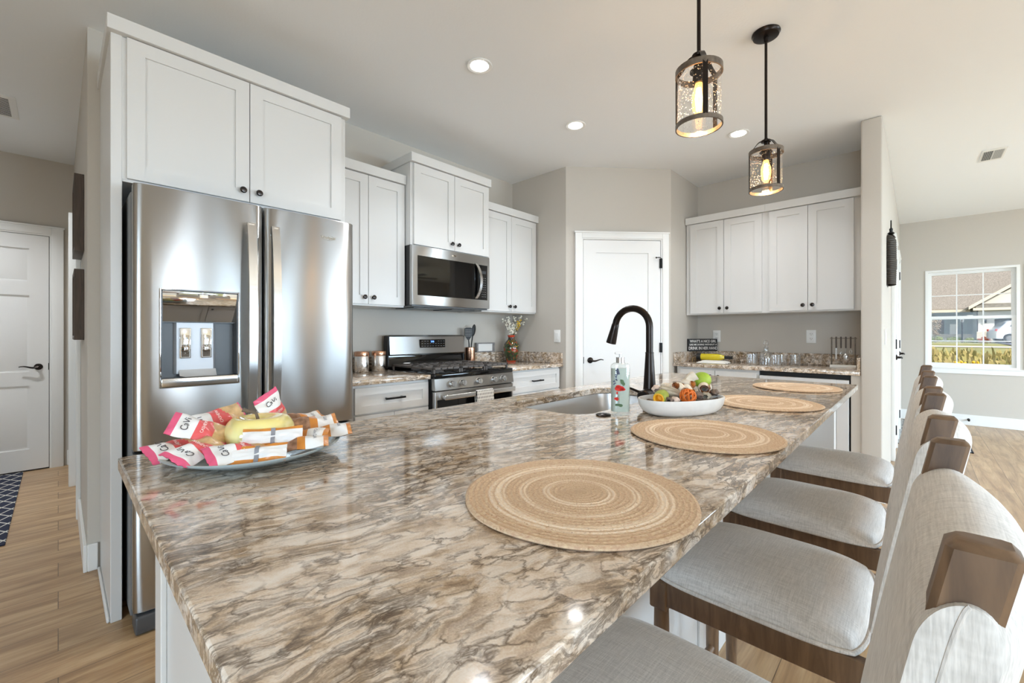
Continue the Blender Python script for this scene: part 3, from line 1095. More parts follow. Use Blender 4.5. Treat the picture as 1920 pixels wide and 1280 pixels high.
# ---------------------------------------------------------------- island
isl = thing('kitchen_island', 'long kitchen island with granite top, white base and sink', 'kitchen island', (1.53, 0.76, 0), world=True)
hole = rrect(1.20, 0.815, 1.935, 1.178, 0.085, 8)
mb = MB().holed([(0.091, 0.230), (2.966, 0.230), (2.966, 1.292), (0.091, 1.292)], hole, 0.886, 0.914)
top = part('counter_slab', mb, GRANITE, isl, sharp=30)
bv = top.modifiers.new('edge', 'BEVEL')
bv.width = 0.003
bv.segments = 2
bv.limit_method = 'ANGLE'
mb = MB().box((0.161, 0.545, 0.09), (1.16, 1.245, 0.886)).box((1.16, 0.545, 0.09), (1.97, 0.79, 0.886)).box((1.16, 1.20, 0.09), (1.97, 1.245, 0.886)).box((1.16, 0.79, 0.09), (1.97, 1.2, 0.6)).box((1.97, 0.545, 0.09), (2.87, 1.245, 0.886))
part('cabinet_box', mb, CAB, isl)
part('toe_kick', MB().box((0.20, 0.56, 0), (2.86, 1.175, 0.09)), CAB, isl)
mb = MB().box((2.87, 0.322, 0), (2.93, 1.25, 0.886), 0, 0.002, 1)
part('end_panel', mb, CAB, isl)
mb = MB()
for a, b in ((0.545, 0.62), (1.172, 1.247)):
    mb.box((0.150, a, 0.0), (0.161, b, 0.886), 0, 0.002, 1)
mb.box((0.150, 0.62, 0.80), (0.161, 1.172, 0.886)).box((0.150, 0.62, 0.0), (0.161, 1.172, 0.11))
part('end_panel', mb, CAB, isl)
mb = MB()
for xx in (0.161, 0.83, 1.50, 2.17, 2.80):
    mb.box((xx, 0.536, 0.0), (xx + 0.07, 0.545, 0.886), 0, 0.002, 1)
mb.box((0.161, 0.538, 0.0), (2.87, 0.545, 0.11)).box((0.161, 0.538, 0.80), (2.87, 0.545, 0.886))
part('back_panel', mb, CAB, isl)
for k in range(5):
    a = 0.17 + k * 0.54
    d = part('door', shaker(-a - 0.53, 0.12, -a, 0.862).xf(Matrix.Rotation(PI, 4, 'Z')).move(0, 1.245, 0), CAB, isl)
    o = MB().lathe([(0.001, 0), (0.008, 0), (0.0055, 0.01), (0.0155, 0.021), (0.001, 0.028)], seg=14, mtx=Matrix.Rotation(R(-90), 4, 'X')).move(a + 0.04, 1.264, 0.80)
    part('knob', o, KNOBM, d)
# under-mount bowl hung below the cut-out
rings = []
for z, inset, r in ((0.884, -0.004, 0.089), (0.80, 0.004, 0.08), (0.712, 0.016, 0.075), (0.690, 0.045, 0.06)):
    rings.append([(x, y, z) for x, y in rrect(1.20 + inset, 0.815 + inset, 1.935 - inset, 1.178 - inset, r, 8)])
mb = MB().loft(rings, 0, True, (False, True))
snk = part('sink_basin', mb, SINKST, isl)
part('drain', MB().lathe([(0.001, 0), (0.044, 0.0), (0.046, 0.003), (0.03, 0.004), (0.001, 0.002)]).move(1.57, 1.0, 0.691), CHROME, snk)
# ---------------------------------------------------------------- appliances
def bowed_bar(x, z0, z1, y0, bow, w, th, n=16):
    """upright door handle: flat strip that bows out from the door"""
    rings = []
    for k in range(n + 1):
        t = k / n
        z = z0 + (z1 - z0) * t
        y = y0 - bow * (1 - (2 * t - 1) ** 2) ** 0.8
        rings.append([(x - w / 2, y, z), (x + w / 2, y, z), (x + w / 2, y + th, z), (x - w / 2, y + th, z)])
    return MB().loft(rings, 0, True, (True, True), True)


fr = thing('refrigerator', 'stainless french door refrigerator with ice and water dispenser', 'refrigerator', (0.654, 2.6, 0), world=True)
FY = 2.222
part('fridge_body', MB().box((0.200, 2.315, 0.045), (1.108, 2.985, 1.765), 0, 0.004, 2), GREYP, fr)
part('door_gasket', MB().box((0.212, 2.292, 0.10), (1.098, 2.316, 1.772)), BLACKP, fr)
part('hinge_cover', MB().box((0.212, 2.29, 1.765), (0.275, 2.42, 1.800), 0, 0.006, 2), DKGREYP, fr)
part('hinge_cover', MB().box((1.035, 2.29, 1.765), (1.098, 2.42, 1.800), 0, 0.006, 2), DKGREYP, fr)
part('base_grille', MB().box((0.206, FY - 0.004, 0.005), (1.102, 2.32, 0.075), 0, 0.008, 3), DKGREYP, fr)


def fridge_door(x0, x1, z0, z1, hole=None):
    """door skin with softly rolled long edges and a slight belly; hole is the dispenser bay"""
    mb = MB()
    xs = [x0, x0 + 0.004, x0 + 0.014, x0 + 0.03]
    xe = [x1 - 0.03, x1 - 0.014, x1 - 0.004, x1]
    if hole:
        inner = [x0 + 0.03 + (hole[0] - x0 - 0.03) * k / 2 for k in (1, 2)] + [hole[0] + (hole[1] - hole[0]) * k / 6 for k in range(1, 7)] + [hole[1] + (xe[0] - hole[1]) * k / 3 for k in (1, 2)]
    else:
        inner = [xs[-1] + (xe[0] - xs[-1]) * k / 12 for k in range(1, 12)]
    X = xs + inner + xe

    def yy(x):
        t = (x - x0) / (x1 - x0)
        belly = 0.006 * (1 - (2 * t - 1) ** 2)
        e = min(x - x0, x1 - x)
        roll = 0.014 * (1 - min(1, e / 0.03)) ** 2.2
        return FY + 0.006 - belly + roll
    Z = [z0, z0 + 0.004] + ([hole[2], hole[3]] if hole else []) + [z1 - 0.004, z1]
    V = {}
    for i, x in enumerate(X):
        for j, z in enumerate(Z):
            e = 0.003 if j in (0, len(Z) - 1) else 0.0
            V[i, j] = mb.bm.verts.new((x, yy(x) + e, z))
    for i in range(len(X) - 1):
        for j in range(len(Z) - 1):
            if hole and X[i] >= hole[0] - 1e-6 and X[i + 1] <= hole[1] + 1e-6 and Z[j] >= hole[2] - 1e-6 and Z[j + 1] <= hole[3] + 1e-6:
                continue
            f = mb.bm.faces.new((V[i, j], V[i + 1, j], V[i + 1, j + 1], V[i, j + 1]))
            f.smooth = True
    yb = 2.292
    nX, nZ = len(X), len(Z)
    B = {k: mb.bm.verts.new((v.co.x, yb, v.co.z)) for k, v in V.items() if k[0] in (0, nX - 1) or k[1] in (0, nZ - 1)}
    for i in range(nX - 1):
        for j in (0, nZ - 1):
            mb.bm.faces.new((V[i, j], V[i + 1, j], B[i + 1, j], B[i, j]))
    for j in range(nZ - 1):
        for i in (0, nX - 1):
            mb.bm.faces.new((V[i, j], V[i, j + 1], B[i, j + 1], B[i, j]))
    mb.bm.faces.new([B[0, 0], B[nX - 1, 0], B[nX - 1, nZ - 1], B[0, nZ - 1]]) if False else None
    return mb


DH = (0.286, 0.555, 0.973, 1.368)
dl = part('door', fridge_door(0.203, 0.6595, 0.725, 1.785, DH), STEEL, fr, sharp=50)
dr = part('door', fridge_door(0.6695, 1.105, 0.725, 1.785), STEEL, fr, sharp=50)
dz = part('freezer_drawer', fridge_door(0.203, 1.105, 0.085, 0.712), STEEL, fr, sharp=50)
part('handle', bowed_bar(0.602, 0.79, 1.692, FY - 0.032, 0.034, 0.034, 0.014), STEEL_H, dl)
part('handle', bowed_bar(0.702, 0.79, 1.692, FY - 0.032, 0.034, 0.034, 0.014), STEEL_H, dr)
for dd, xx in ((dl, 0.602), (dr, 0.702)):
    mb = MB()
    for zz in (0.81, 1.672):
        mb.box((xx - 0.013, FY - 0.034, zz - 0.018), (xx + 0.013, FY + 0.008, zz + 0.018), 0, 0.003, 1)
    part('handle_mount', mb, STEEL_H, dd)
part('handle', MB().box((0.26, FY - 0.06, 0.655), (1.05, FY - 0.045, 0.685), 0, 0.004, 2).box((0.28, FY - 0.05, 0.66), (0.31, FY + 0.005, 0.68)).box((1.0, FY - 0.05, 0.66), (1.03, FY + 0.005, 0.68)), STEEL_H, dz)
text('logo_lettering', 'Whirlpool', 0.021, CHROME, dr, Vector((0.962, FY - 0.0008, 1.686)) - Vector((0.654, 2.6, 0)), (R(90), 0, 0), 0.0012, sx=0.86)
mb = MB().tube([(0.962 + 0.030 * math.cos(a), FY - 0.001, 1.686 + 0.013 * math.sin(a)) for a in [R(200 + k * 16) for k in range(16)]], 0.0009, 6)
part('logo_ring', mb, CHROME, dr)
# dispenser bay let into the left door
mb = MB()
x0, x1, z0, z1 = DH
bk = FY + 0.058
mb.box((x0, FY - 0.004, z0 + 0.036), (x0 + 0.004, bk, z1)).box((x1 - 0.004, FY - 0.004, z0 + 0.036), (x1, bk, z1)).box((x0, bk - 0.004, z0), (x1, bk, z1)).box((x0, FY - 0.004, z1 - 0.004), (x1, bk, z1))
dsp = part('dispenser', mb, DKGREYP, dl)
mb = MB()
for a, b in (((x0 - 0.006, z0 - 0.006), (x0, z1 + 0.006)), ((x1, z0 - 0.006), (x1 + 0.006, z1 + 0.006)), ((x0, z1), (x1, z1 + 0.006)), ((x0, z0 - 0.006), (x1, z0))):
    mb.box((a[0], FY - 0.0075, a[1]), (b[0], FY + 0.02, b[1]), 0, 0.002, 1)
part('dispenser_frame', mb, CHROME, dsp)


def visor(u, v):
    z = z1 - 0.004 - v * (z1 - 1.240 - 0.004)
    return (x0 + 0.004 + u * (x1 - x0 - 0.008), FY - 0.004 + 0.030 * v ** 1.5 - 0.006 * math.sin(PI * u), z)


part('dispenser_visor', MB().grid(visor, 16, 8), CHROME, dsp)
part('dispenser_visor_underside', MB().box((x0 + 0.004, FY + 0.026, 1.236), (x1 - 0.004, bk, 1.241)), DKGREYP, dsp)
mb = MB()
mb.loft([[(x0 + 0.045, bk - 0.006, 1.236), (x1 - 0.075, bk - 0.006, 1.236), (x1 - 0.075, bk - 0.006, 1.02), (x0 + 0.045, bk - 0.006, 1.02)],
         [(x0 + 0.055, bk - 0.022, 1.236), (x1 - 0.085, bk - 0.022, 1.236), (x1 - 0.085, bk - 0.022, 1.02), (x0 + 0.055, bk - 0.022, 1.02)]], 0, True, (True, True), False)
part('dispenser_back_panel', mb, mat('satin_silver_panel', (0.50, 0.51, 0.53), 0.4, 0.3), dsp)
for nm, xa, xb in (('ice_paddle', 0.350, 0.389), ('water_paddle', 0.424, 0.463)):
    yb = bk - 0.023
    pdl = part(nm, MB().box((xa, yb - 0.008, 1.085), (xb, yb, 1.214), 0, 0.003, 2), CHROME, dsp)
    mb = MB()
    e = 0.004
    for q in (((xa + e, 1.089), (xa + e + 0.0012, 1.21)), ((xb - e - 0.0012, 1.089), (xb - e, 1.21)), ((xa + e, 1.089), (xb - e, 1.0902)), ((xa + e, 1.2088), (xb - e, 1.21))):
        mb.box((q[0][0], yb - 0.0088, q[0][1]), (q[1][0], yb - 0.0079, q[1][1]))
    if nm == 'ice_paddle':
        for cx, cz in ((0.366, 1.131), (0.375, 1.117), (0.363, 1.107)):
            mb.tube([(cx + dx * 0.008, yb - 0.0085, cz + dz_ * 0.007) for dx, dz_ in ((1, 0), (0, 1), (-1, 0), (0, -1))], 0.0008, 5, wrap=True)
    else:
        for cz in (1.122, 1.128, 1.134):
            mb.tube([(xa + 0.004 + k * 0.0028, yb - 0.0085, cz + 0.0018 * math.sin(k * 0.9)) for k in range(12)], 0.0007, 5)
    part('paddle_icon', mb, WHITEP, pdl)
part('drip_tray', MB().box((x0, FY - 0.012, z0), (x1, bk, z0 + 0.034), 0, 0.004, 2), STEEL_H, dsp)
lf = thing('instruction_leaflet', 'curled pale leaflet lying in refrigerator dispenser tray', 'leaflet', (0.405, 2.245, 1.0085), world=True)
part('leaflet_sheet', MB().grid(lambda u, v: (0.345 + u * 0.13 + 0.004 * v, 2.212 + v * 0.045, 1.0085 + 0.028 * v * v + 0.006 * math.exp(-((u - 0.02) / 0.06) ** 2) * (1 - v)), 14, 8), PAPER, lf)

# ---- range
rg = thing('gas_range', 'stainless gas range with black cast iron grates and white dashed towel', 'range', (2.10, 2.68, 0), world=True)
rg['label'] = 'freestanding stainless gas range between the two short granite counters'
RX0, RX1 = 1.7225, 2.4835
part('range_body', MB().box((RX0, 2.372, 0.03), (RX1, 2.99, 0.905)), BLACKP, rg)
ct = part('cooktop', MB().box((RX0 - 0.002, 2.345, 0.893), (RX1 + 0.002, 2.925, 0.918), 0, 0.006, 2).box((RX0, 2.335, 0.885), (RX1, 2.36, 0.917), 0, 0.006, 2), BLACKG, rg)
# backguard
mb = MB()
prof = [(2.925, 1.018), (2.915, 1.028), (2.926, 1.165), (2.938, 1.178), (2.975, 1.178), (2.985, 1.17), (2.985, 0.92), (2.955, 0.92), (2.955, 1.018)]
mb.loft([[(x, y, z) for y, z in prof] for x in (RX0 + 0.012, RX0 + 0.016, RX1 - 0.016, RX1 - 0.012)], 0, True, (True, True), False)
bg = part('backguard', mb, STEEL, rg, sharp=25)
part('backguard_end', MB().box((RX0, 2.93, 0.918), (RX0 + 0.012, 2.985, 1.172), 0, 0.003, 1), BLACKP, bg)
part('backguard_end', MB().box((RX1 - 0.012, 2.93, 0.918), (RX1, 2.985, 1.172), 0, 0.003, 1), BLACKP, bg)
part('backguard_skirt', MB().grid(lambda u, v: (RX0 + u * (RX1 - RX0), 2.955 - 0.035 * (1 - v) ** 2 - 0.006, 0.918 + v * 0.10), 2, 8), BLACKG, bg)
cp = part('control_display', MB().box((2.008, 2.912, 1.075), (2.258, 2.93, 1.142), 0, 0.002, 1), BLACKG, bg)
text('clock_digits', '2:06', 0.020, BLUELED, cp, Vector((2.125, 2.9112, 1.124)) - Vector((2.10, 2.68, 0)), (R(90), 0, 0), 0.0003)
mb = MB()
for i in range(9):
    for j in range(3):
        if j == 2 and 3 <= i <= 5:
            continue
        xx, zz = 2.025 + i * 0.027, 1.088 + j * 0.020
        mb.box((xx - 0.007, 2.9112, zz - 0.0012), (xx + 0.007, 2.9125, zz + 0.0012))
part('control_marks', mb, mat('grey_print', srgb(150, 150, 152), 0.6), cp)
# burners and grates
mb = MB()
for bx, by, r in ((1.86, 2.49, 0.045), (1.86, 2.76, 0.036), (2.105, 2.62, 0.05), (2.35, 2.49, 0.04), (2.35, 2.76, 0.036)):
    b = part('burner', MB().lathe([(0.001, 0), (r, 0), (r, 0.008), (r * 0.7, 0.010), (r * 0.72, 0.016), (0.001, 0.018)], seg=24).move(bx, by, 0.917), IRON, rg)
for k in range(3):
    xa = RX0 + 0.018 + k * 0.243
    xb = xa + 0.236
    mb = MB()
    y0, y1 = 2.372, 2.895
    zt = 0.958
    w = 0.013
    for yy in (y0, y1 - w):
        mb.box((xa, yy, zt - 0.017), (xb, yy + w, zt - 0.002), 0, 0.002, 1)
    for xx in (xa, xb - w):
        mb.box((xx, y0, zt - 0.017), (xx + w, y1, zt - 0.002), 0, 0.002, 1)
    mb.box((xa, (y0 + y1) / 2 - w / 2, zt - 0.017), (xb, (y0 + y1) / 2 + w / 2, zt - 0.002))
    for f in (0.28, 0.5, 0.72):
        xm = xa + (xb - xa) * f
        for ya, yb in ((y0, y0 + 0.095), (2.545, 2.62), (2.65, 2.725), (y1 - 0.095, y1)):
            mb.box((xm - w / 2, ya, zt - 0.017), (xm + w / 2, yb, zt), 0, 0.002, 1)
    for f in (0.25, 0.75):
        yy = y0 + (y1 - y0) * f
        for a, b in ((xa, xa + 0.085), (xb - 0.085, xb)):
            mb.box((a, yy - w / 2, zt - 0.017), (b, yy + w / 2, zt), 0, 0.002, 1)
    for xx in (xa, xb - w):
        for yy in (y0, y1 - w):
            mb.box((xx, yy, 0.916), (xx + w, yy + w, zt - 0.004))
    part('grate', mb, IRON, rg)
# sloped control panel with knobs
mb = MB()
mb.loft([[(x, 2.372, 0.886), (x, 2.338, 0.884), (x, 2.328, 0.806), (x, 2.372, 0.806)] for x in (RX0, RX1)], 0, True, (True, True), False)
pnl = part('control_panel', mb, STEEL, rg)
for xx in (1.859, 1.953, 2.105, 2.258, 2.357):
    ax = Matrix.Rotation(R(90), 4, 'X')
    k = part('control_knob', MB().lathe([(0.001, 0), (0.024, 0.0), (0.024, 0.004), (0.0215, 0.006), (0.020, 0.034), (0.018, 0.037), (0.001, 0.037)], seg=28, mtx=ax).move(xx, 2.333, 0.845), STEEL_H, pnl)
    part('knob_grip', MB().box((xx - 0.005, 2.292, 0.826), (xx + 0.005, 2.300, 0.864), 0, 0.002, 1), STEEL_H, k)
dv = part('oven_door', MB().box((RX0 + 0.003, 2.333, 0.235), (RX1 - 0.003, 2.372, 0.798), 0, 0.003, 1), STEEL, rg)
part('oven_window', MB().box((RX0 + 0.02, 2.3305, 0.255), (RX1 - 0.02, 2.334, 0.742)), BLACKG, dv)
mb = MB().box((RX0 + 0.045, 2.276, 0.744), (RX1 - 0.030, 2.292, 0.779), 0, 0.006, 3)
mb.box((RX0 + 0.045, 2.28, 0.748), (RX0 + 0.068, 2.336, 0.775), 0, 0.005, 2).box((RX1 - 0.053, 2.28, 0.748), (RX1 - 0.03, 2.336, 0.775), 0, 0.005, 2)
part('oven_handle', mb, STEEL_H, dv)
part('storage_drawer', MB().box((RX0 + 0.003, 2.335, 0.07), (RX1 - 0.003, 2.372, 0.228), 0, 0.003, 1), STEEL, rg)

tw = thing('dish_towel', 'white dish towel with grey dashes folded over oven handle', 'towel', (2.128, 2.28, 0.60), world=True)


def towel(u, v):
    x = 2.045 + u * 0.165 + 0.003 * math.sin(v * 9)
    L = 0.34
    s_ = v * 2 * L
    w = 0.0025 * math.sin(u * 11) * abs(2 * v - 1)
    if s_ < L - 0.012:
        return (x, 2.2725 - w - 0.004, 0.782 - (L - s_))
    if s_ > L + 0.012:
        return (x, 2.296 + w, 0.782 - (s_ - L))
    a = (s_ - L + 0.012) / 0.024 * PI
    return (x, 2.284 - 0.0155 * math.cos(a), 0.781 + 0.006 * math.sin(a))


part('towel_cloth', MB().grid(towel, 12, 60), TOWEL, tw)

# ---- microwave
mw = thing('microwave_oven', 'stainless over the range microwave with dark glass door', 'microwave', (2.10, 2.8, 1.39), world=True)
MX0, MX1, MZ0, MZ1, MY = 1.7225, 2.480, 1.388, 1.824, 2.600
part('microwave_body', MB().box((MX0, MY + 0.035, MZ0 + 0.012), (MX1, 3.018, MZ1)), BLACKP, mw)
part('microwave_underside', MB().box((MX0 + 0.01, MY + 0.02, MZ0 - 0.002), (MX1 - 0.01, 3.0, MZ0 + 0.012)).box((MX0 + 0.08, MY + 0.10, MZ0 - 0.008), (MX0 + 0.32, 2.95, MZ0)).box((MX1 - 0.32, MY + 0.10, MZ0 - 0.008), (MX1 - 0.08, 2.95, MZ0)), DKGREYP, mw)
part('front_frame', MB().box((MX0, MY, MZ0 + 0.008), (MX1, MY + 0.036, MZ1 - 0.001), 0, 0.004, 2), STEEL, mw)
gl = part('door_glass', MB().box((MX0 + 0.045, MY - 0.003, MZ0 + 0.078), (MX1 - 0.028, MY + 0.002, MZ1 - 0.072), 0, 0.001, 1), BLACKG, mw)
rings = []
for k in range(15):
    t = k / 14
    z = MZ0 + 0.085 + t * 0.285
    x = MX1 - 0.158 + 0.032 * (1 - (2 * t - 1) ** 2)
    y = MY - 0.010 - 0.030 * (1 - (2 * t - 1) ** 2) ** 0.7
    rings.append([(x - 0.013, y, z), (x + 0.013, y, z), (x + 0.013, y + 0.012, z), (x - 0.013, y + 0.012, z)])
part('door_handle', MB().loft(rings, 0, True, (True, True), True), STEEL_H, mw)
kp = part('keypad', MB().box((MX1 - 0.102, MY - 0.0045, MZ0 + 0.085), (MX1 - 0.036, MY - 0.002, MZ1 - 0.078)), BLACKG, mw)
mb = MB()
for i in range(3):
    for j in range(9):
        xx, zz = MX1 - 0.088 + i * 0.018, MZ0 + 0.105 + j * 0.019
        mb.box((xx - 0.004, MY - 0.0052, zz - 0.0025), (xx + 0.004, MY - 0.0044, zz + 0.0025))
part('keypad_marks', mb, mat('faint_key_print', srgb(112, 110, 108), 0.6), kp)
part('clock_window', MB().box((MX1 - 0.096, MY - 0.0052, MZ0 + 0.292), (MX1 - 0.046, MY - 0.0044, MZ0 + 0.316)), mat('unlit_display', srgb(58, 60, 62), 0.2), kp)
part('badge', MB().lathe([(0.001, 0), (0.022, 0), (0.022, 0.001), (0.001, 0.0015)], seg=24, mtx=Matrix.Rotation(R(90), 4, 'X') @ Matrix.Diagonal((1, 0.35, 1, 1))).move(2.10, MY - 0.0005, MZ1 - 0.035), CHROME, mw)

# ---- beverage cooler in the bar nook
bc = thing('beverage_cooler', 'stainless framed beverage cooler under bar nook counter', 'cooler', (4.3, 0.655, 0), world=True)
part('cooler_body', MB().box((4.03, 0.353, 0.0), (4.59, 0.953, 0.878)), BLACKP, bc)
mb = MB()
X = 3.985
for a, b in (((0.362, 0.10), (0.437, 0.845)), ((0.873, 0.10), (0.948, 0.845)), ((0.437, 0.765), (0.873, 0.845)), ((0.437, 0.10), (0.873, 0.17))):
    mb.box((X, a[0], a[1]), (X + 0.04, b[0], b[1]), 0, 0.002, 1)
cd = part('cooler_door', mb, mat('light_stainless_frame', (0.72, 0.72, 0.72), 0.4, 0.35), bc)
part('door_glass', MB().box((X + 0.012, 0.43, 0.16), (X + 0.03, 0.88, 0.77)), BLACKG, cd)
part('toe_grille', MB().box((X + 0.03, 0.355, 0.0), (X + 0.06, 0.952, 0.095)), BLACKM, bc)
part('door_handle', MB().cyl((X - 0.035, 0.905, 0.25), (X - 0.035, 0.905, 0.74), 0.008, seg=12).box((X - 0.035, 0.9, 0.30), (X + 0.002, 0.91, 0.31)).box((X - 0.035, 0.9, 0.68), (X + 0.002, 0.91, 0.69)), STEEL_H, cd)
# ---------------------------------------------------------------- lamps
def downlight(x, y, label, power=4.0):
    t = thing('recessed_downlight', label, 'ceiling light', (x, y, CEIL_Z), group=None)
    part('trim_ring', MB().lathe([(0.052, -0.0005), (0.073, -0.0005), (0.074, -0.004), (0.070, -0.0065), (0.054, -0.0045), (0.050, -0.001)], seg=36, caps=(False, False)), TRIM, t)
    part('lens', MB().lathe([(0.001, -0.0035), (0.052, -0.0035), (0.052, -0.001), (0.001, -0.001)], seg=36), LED, t)
    d = bpy.data.lights.new('downlight_glow', 'AREA')
    d.shape, d.size, d.energy, d.color, d.spread = 'DISK', 0.1, power, (0.92, 0.96, 1.0), R(115)
    o = bpy.data.objects.new('downlight_glow', d)
    COL.objects.link(o)
    o.parent = t
    o.location = (0, 0, -0.012)


downlight(1.658, 1.822, 'round recessed downlight in ceiling over the range aisle, nearest refrigerator')
downlight(2.62, 1.83, 'round recessed downlight in ceiling out from the pantry door')
downlight(3.585, 0.993, 'round recessed downlight in ceiling near bar nook, beside hanging pendant')


def pendant():
    """seeded glass cylinder in a metal cage on a rod; origin at the ceiling"""
    t = thing('pendant_lamp', '', 'pendant lamp', (0, 0, 0))
    zt, zb, r = -0.612, -0.800, 0.0745          # top and bottom band heights
    part('canopy', MB().lathe([(0.001, 0), (0.064, 0), (0.065, -0.006), (0.060, -0.012), (0.058, -0.020), (0.050, -0.024), (0.012, -0.026), (0.010, -0.045), (0.001, -0.046)], seg=36), BRONZE, t)
    part('rod', MB().cyl((0, 0, -0.02), (0, 0, -0.585), 0.0065, seg=14).cyl((0, 0, -0.54), (0, 0, -0.60), 0.009, seg=14), BRONZE, t)
    part('hub', MB().lathe([(0.001, -0.548), (0.022, -0.549), (0.024, -0.553), (0.022, -0.558), (0.001, -0.56)], seg=20), BRONZE, t)
    for k in range(3):
        a = R(95 + 120 * k)
        c, s_ = math.cos(a), math.sin(a)
        pts = bez((c * 0.016, s_ * 0.016, -0.553), (c * 0.045, s_ * 0.045, -0.553), (c * 0.046, s_ * 0.046, -0.585), (c * (r + 0.001), s_ * (r + 0.001), zt + 0.008), 10)
        pts += [Vector((c * (r + 0.002), s_ * (r + 0.002), zt - 0.01)), Vector((c * (r + 0.002), s_ * (r + 0.002), zb + 0.005))]
        mb = MB()
        n = len(pts)
        rings = []
        tang = Vector((-s_, c, 0))
        for i, p in enumerate(pts):
            d = (pts[min(i + 1, n - 1)] - pts[max(i - 1, 0)]).normalized()
            nn = d.cross(tang).normalized()
            rings.append([p + tang * 0.0085 + nn * 0.0014, p - tang * 0.0085 + nn * 0.0014, p - tang * 0.0085 - nn * 0.0014, p + tang * 0.0085 - nn * 0.0014])
        mb.loft(rings, 0, True, (True, True), False)
        part('cage_strap', mb, BRONZE, t)
    for z, hgt in ((zt, 0.022), (zb, 0.015)):
        part('cage_band', MB().loft([[(q * math.cos(a), q * math.sin(a), zz) for a in [2 * PI * i / 40 for i in range(40)]] for q, zz in
                                     ((r - 0.001, z - hgt / 2), (r + 0.0035, z - hgt / 2), (r + 0.0035, z + hgt / 2), (r - 0.001, z + hgt / 2))], 0, True, (False, False), False, True), PEWTER, t)
    part('glass_shade', MB().lathe([(r - 0.003, zt), (r - 0.003, zb)], seg=40, caps=(False, False)), SEEDED, t)
    part('top_plate', MB().lathe([(0.012, zt + 0.006), (0.030, zt + 0.006), (0.030, zt + 0.002), (0.012, zt + 0.002)], seg=24, caps=(False, False)), BRONZE, t)
    part('socket', MB().lathe([(0.001, -0.585), (0.017, -0.587), (0.019, -0.60), (0.021, -0.645), (0.019, -0.652), (0.001, -0.652)], seg=24), BRONZE, t)
    b = part('bulb', MB().lathe([(0.012, -0.652), (0.015, -0.668), (0.0225, -0.69), (0.0235, -0.715), (0.020, -0.745), (0.010, -0.762), (0.001, -0.766)], seg=24, caps=(False, False)), BULBGL, t)
    mb = MB()
    for k in range(6):
        a = 2 * PI * k / 6
        mb.tube([(0.006 * math.cos(a), 0.006 * math.sin(a), -0.668), (0.011 * math.cos(a), 0.011 * math.sin(a), -0.705), (0.007 * math.cos(a), 0.007 * math.sin(a), -0.748)], 0.0024, 6)
    part('filament', mb, BULB, b)
    return t


def pendant_glow(t):
    d = bpy.data.lights.new('pendant_glow', 'POINT')
    d.energy, d.color, d.shadow_soft_size = 2.2, (1.0, 0.62, 0.28), 0.02
    o = bpy.data.objects.new('pendant_glow', d)
    COL.objects.link(o)
    o.parent = t
    o.location = (0, 0, -0.778)


pn1 = pendant()
pn1.location = (1.555, 0.56, CEIL_Z)
pn1['label'] = 'caged glass pendant with lit bulb, nearer and higher in view over island'
pn1['group'] = 'pendants over the island'
pendant_glow(pn1)
kids = [o for o in pn1.children if o.type != 'LIGHT']
pn2 = pn1.copy()
COL.objects.link(pn2)
pn2.location = (2.483, 0.56, CEIL_Z)
pn2.rotation_euler = (0, 0, R(22))
pn2['label'] = 'caged glass pendant whose round ceiling canopy shows, farther along island'
for ch in kids:
    cc = ch.copy()
    COL.objects.link(cc)
    cc.parent = pn2
    for g in ch.children:
        gg = g.copy()
        COL.objects.link(gg)
        gg.parent = cc
pendant_glow(pn2)

# ceiling registers
v = thing('ceiling_vent', 'white rectangular ceiling register above the entry', 'vent', (5.50, -0.473, CEIL_Z))
part('vent_frame', MB().box((-0.168, -0.072, -0.006), (0.168, 0.072, 0), 0, 0.002, 1), TRIM, v)
part('duct_shade_plate', MB().box((-0.125, 0.003, -0.0065), (0.125, 0.060, -0.0055)), mat('shadowy_duct', srgb(96, 98, 97), 0.8), v)  # thin plates, the shade inside the register put into their colour
part('duct_shade_plate', MB().box((-0.125, -0.060, -0.0065), (0.125, -0.003, -0.0055)), mat('louvre_grey', srgb(176, 178, 178), 0.8), v)
mb = MB()
for k in range(12):
    y = -0.056 + k * 0.0102
    mb.box((-0.125, y, -0.0085), (0.125, y + 0.0025, -0.006))
part('louvre_blades', mb, mat('louvre_paint', srgb(196, 198, 198), 0.6), v)
v = thing('ceiling_vent', 'white return air grille in hall ceiling at left edge', 'vent', (-0.36, 4.475, CEIL_Z))
part('vent_frame', MB().box((-0.17, -0.205, -0.006), (0.17, 0.205, 0), 0, 0.002, 1), TRIM, v)
part('duct_shade_plate', MB().box((-0.14, -0.17, -0.0065), (0.135, 0.17, -0.0055)), mat('dark_duct_shade', srgb(58, 56, 52), 0.8), v)  # dark plate in place of a hole, duct shade in its colour
mb = MB()
for k in range(15):
    y = -0.168 + k * 0.0238
    mb.box((-0.14, y - 0.0022, -0.009), (0.135, y + 0.0022, -0.006))
mb.box((0.06, -0.17, -0.0095), (0.068, 0.17, -0.006)).box((-0.07, -0.17, -0.0095), (-0.062, 0.17, -0.006))
part('louvre_blades', mb, TRIM, v)

downlight(-0.6, 4.75, 'unseen round downlight added in hall ceiling to brighten the hall', 8.0)  # out of view, added to light the hall end and its door

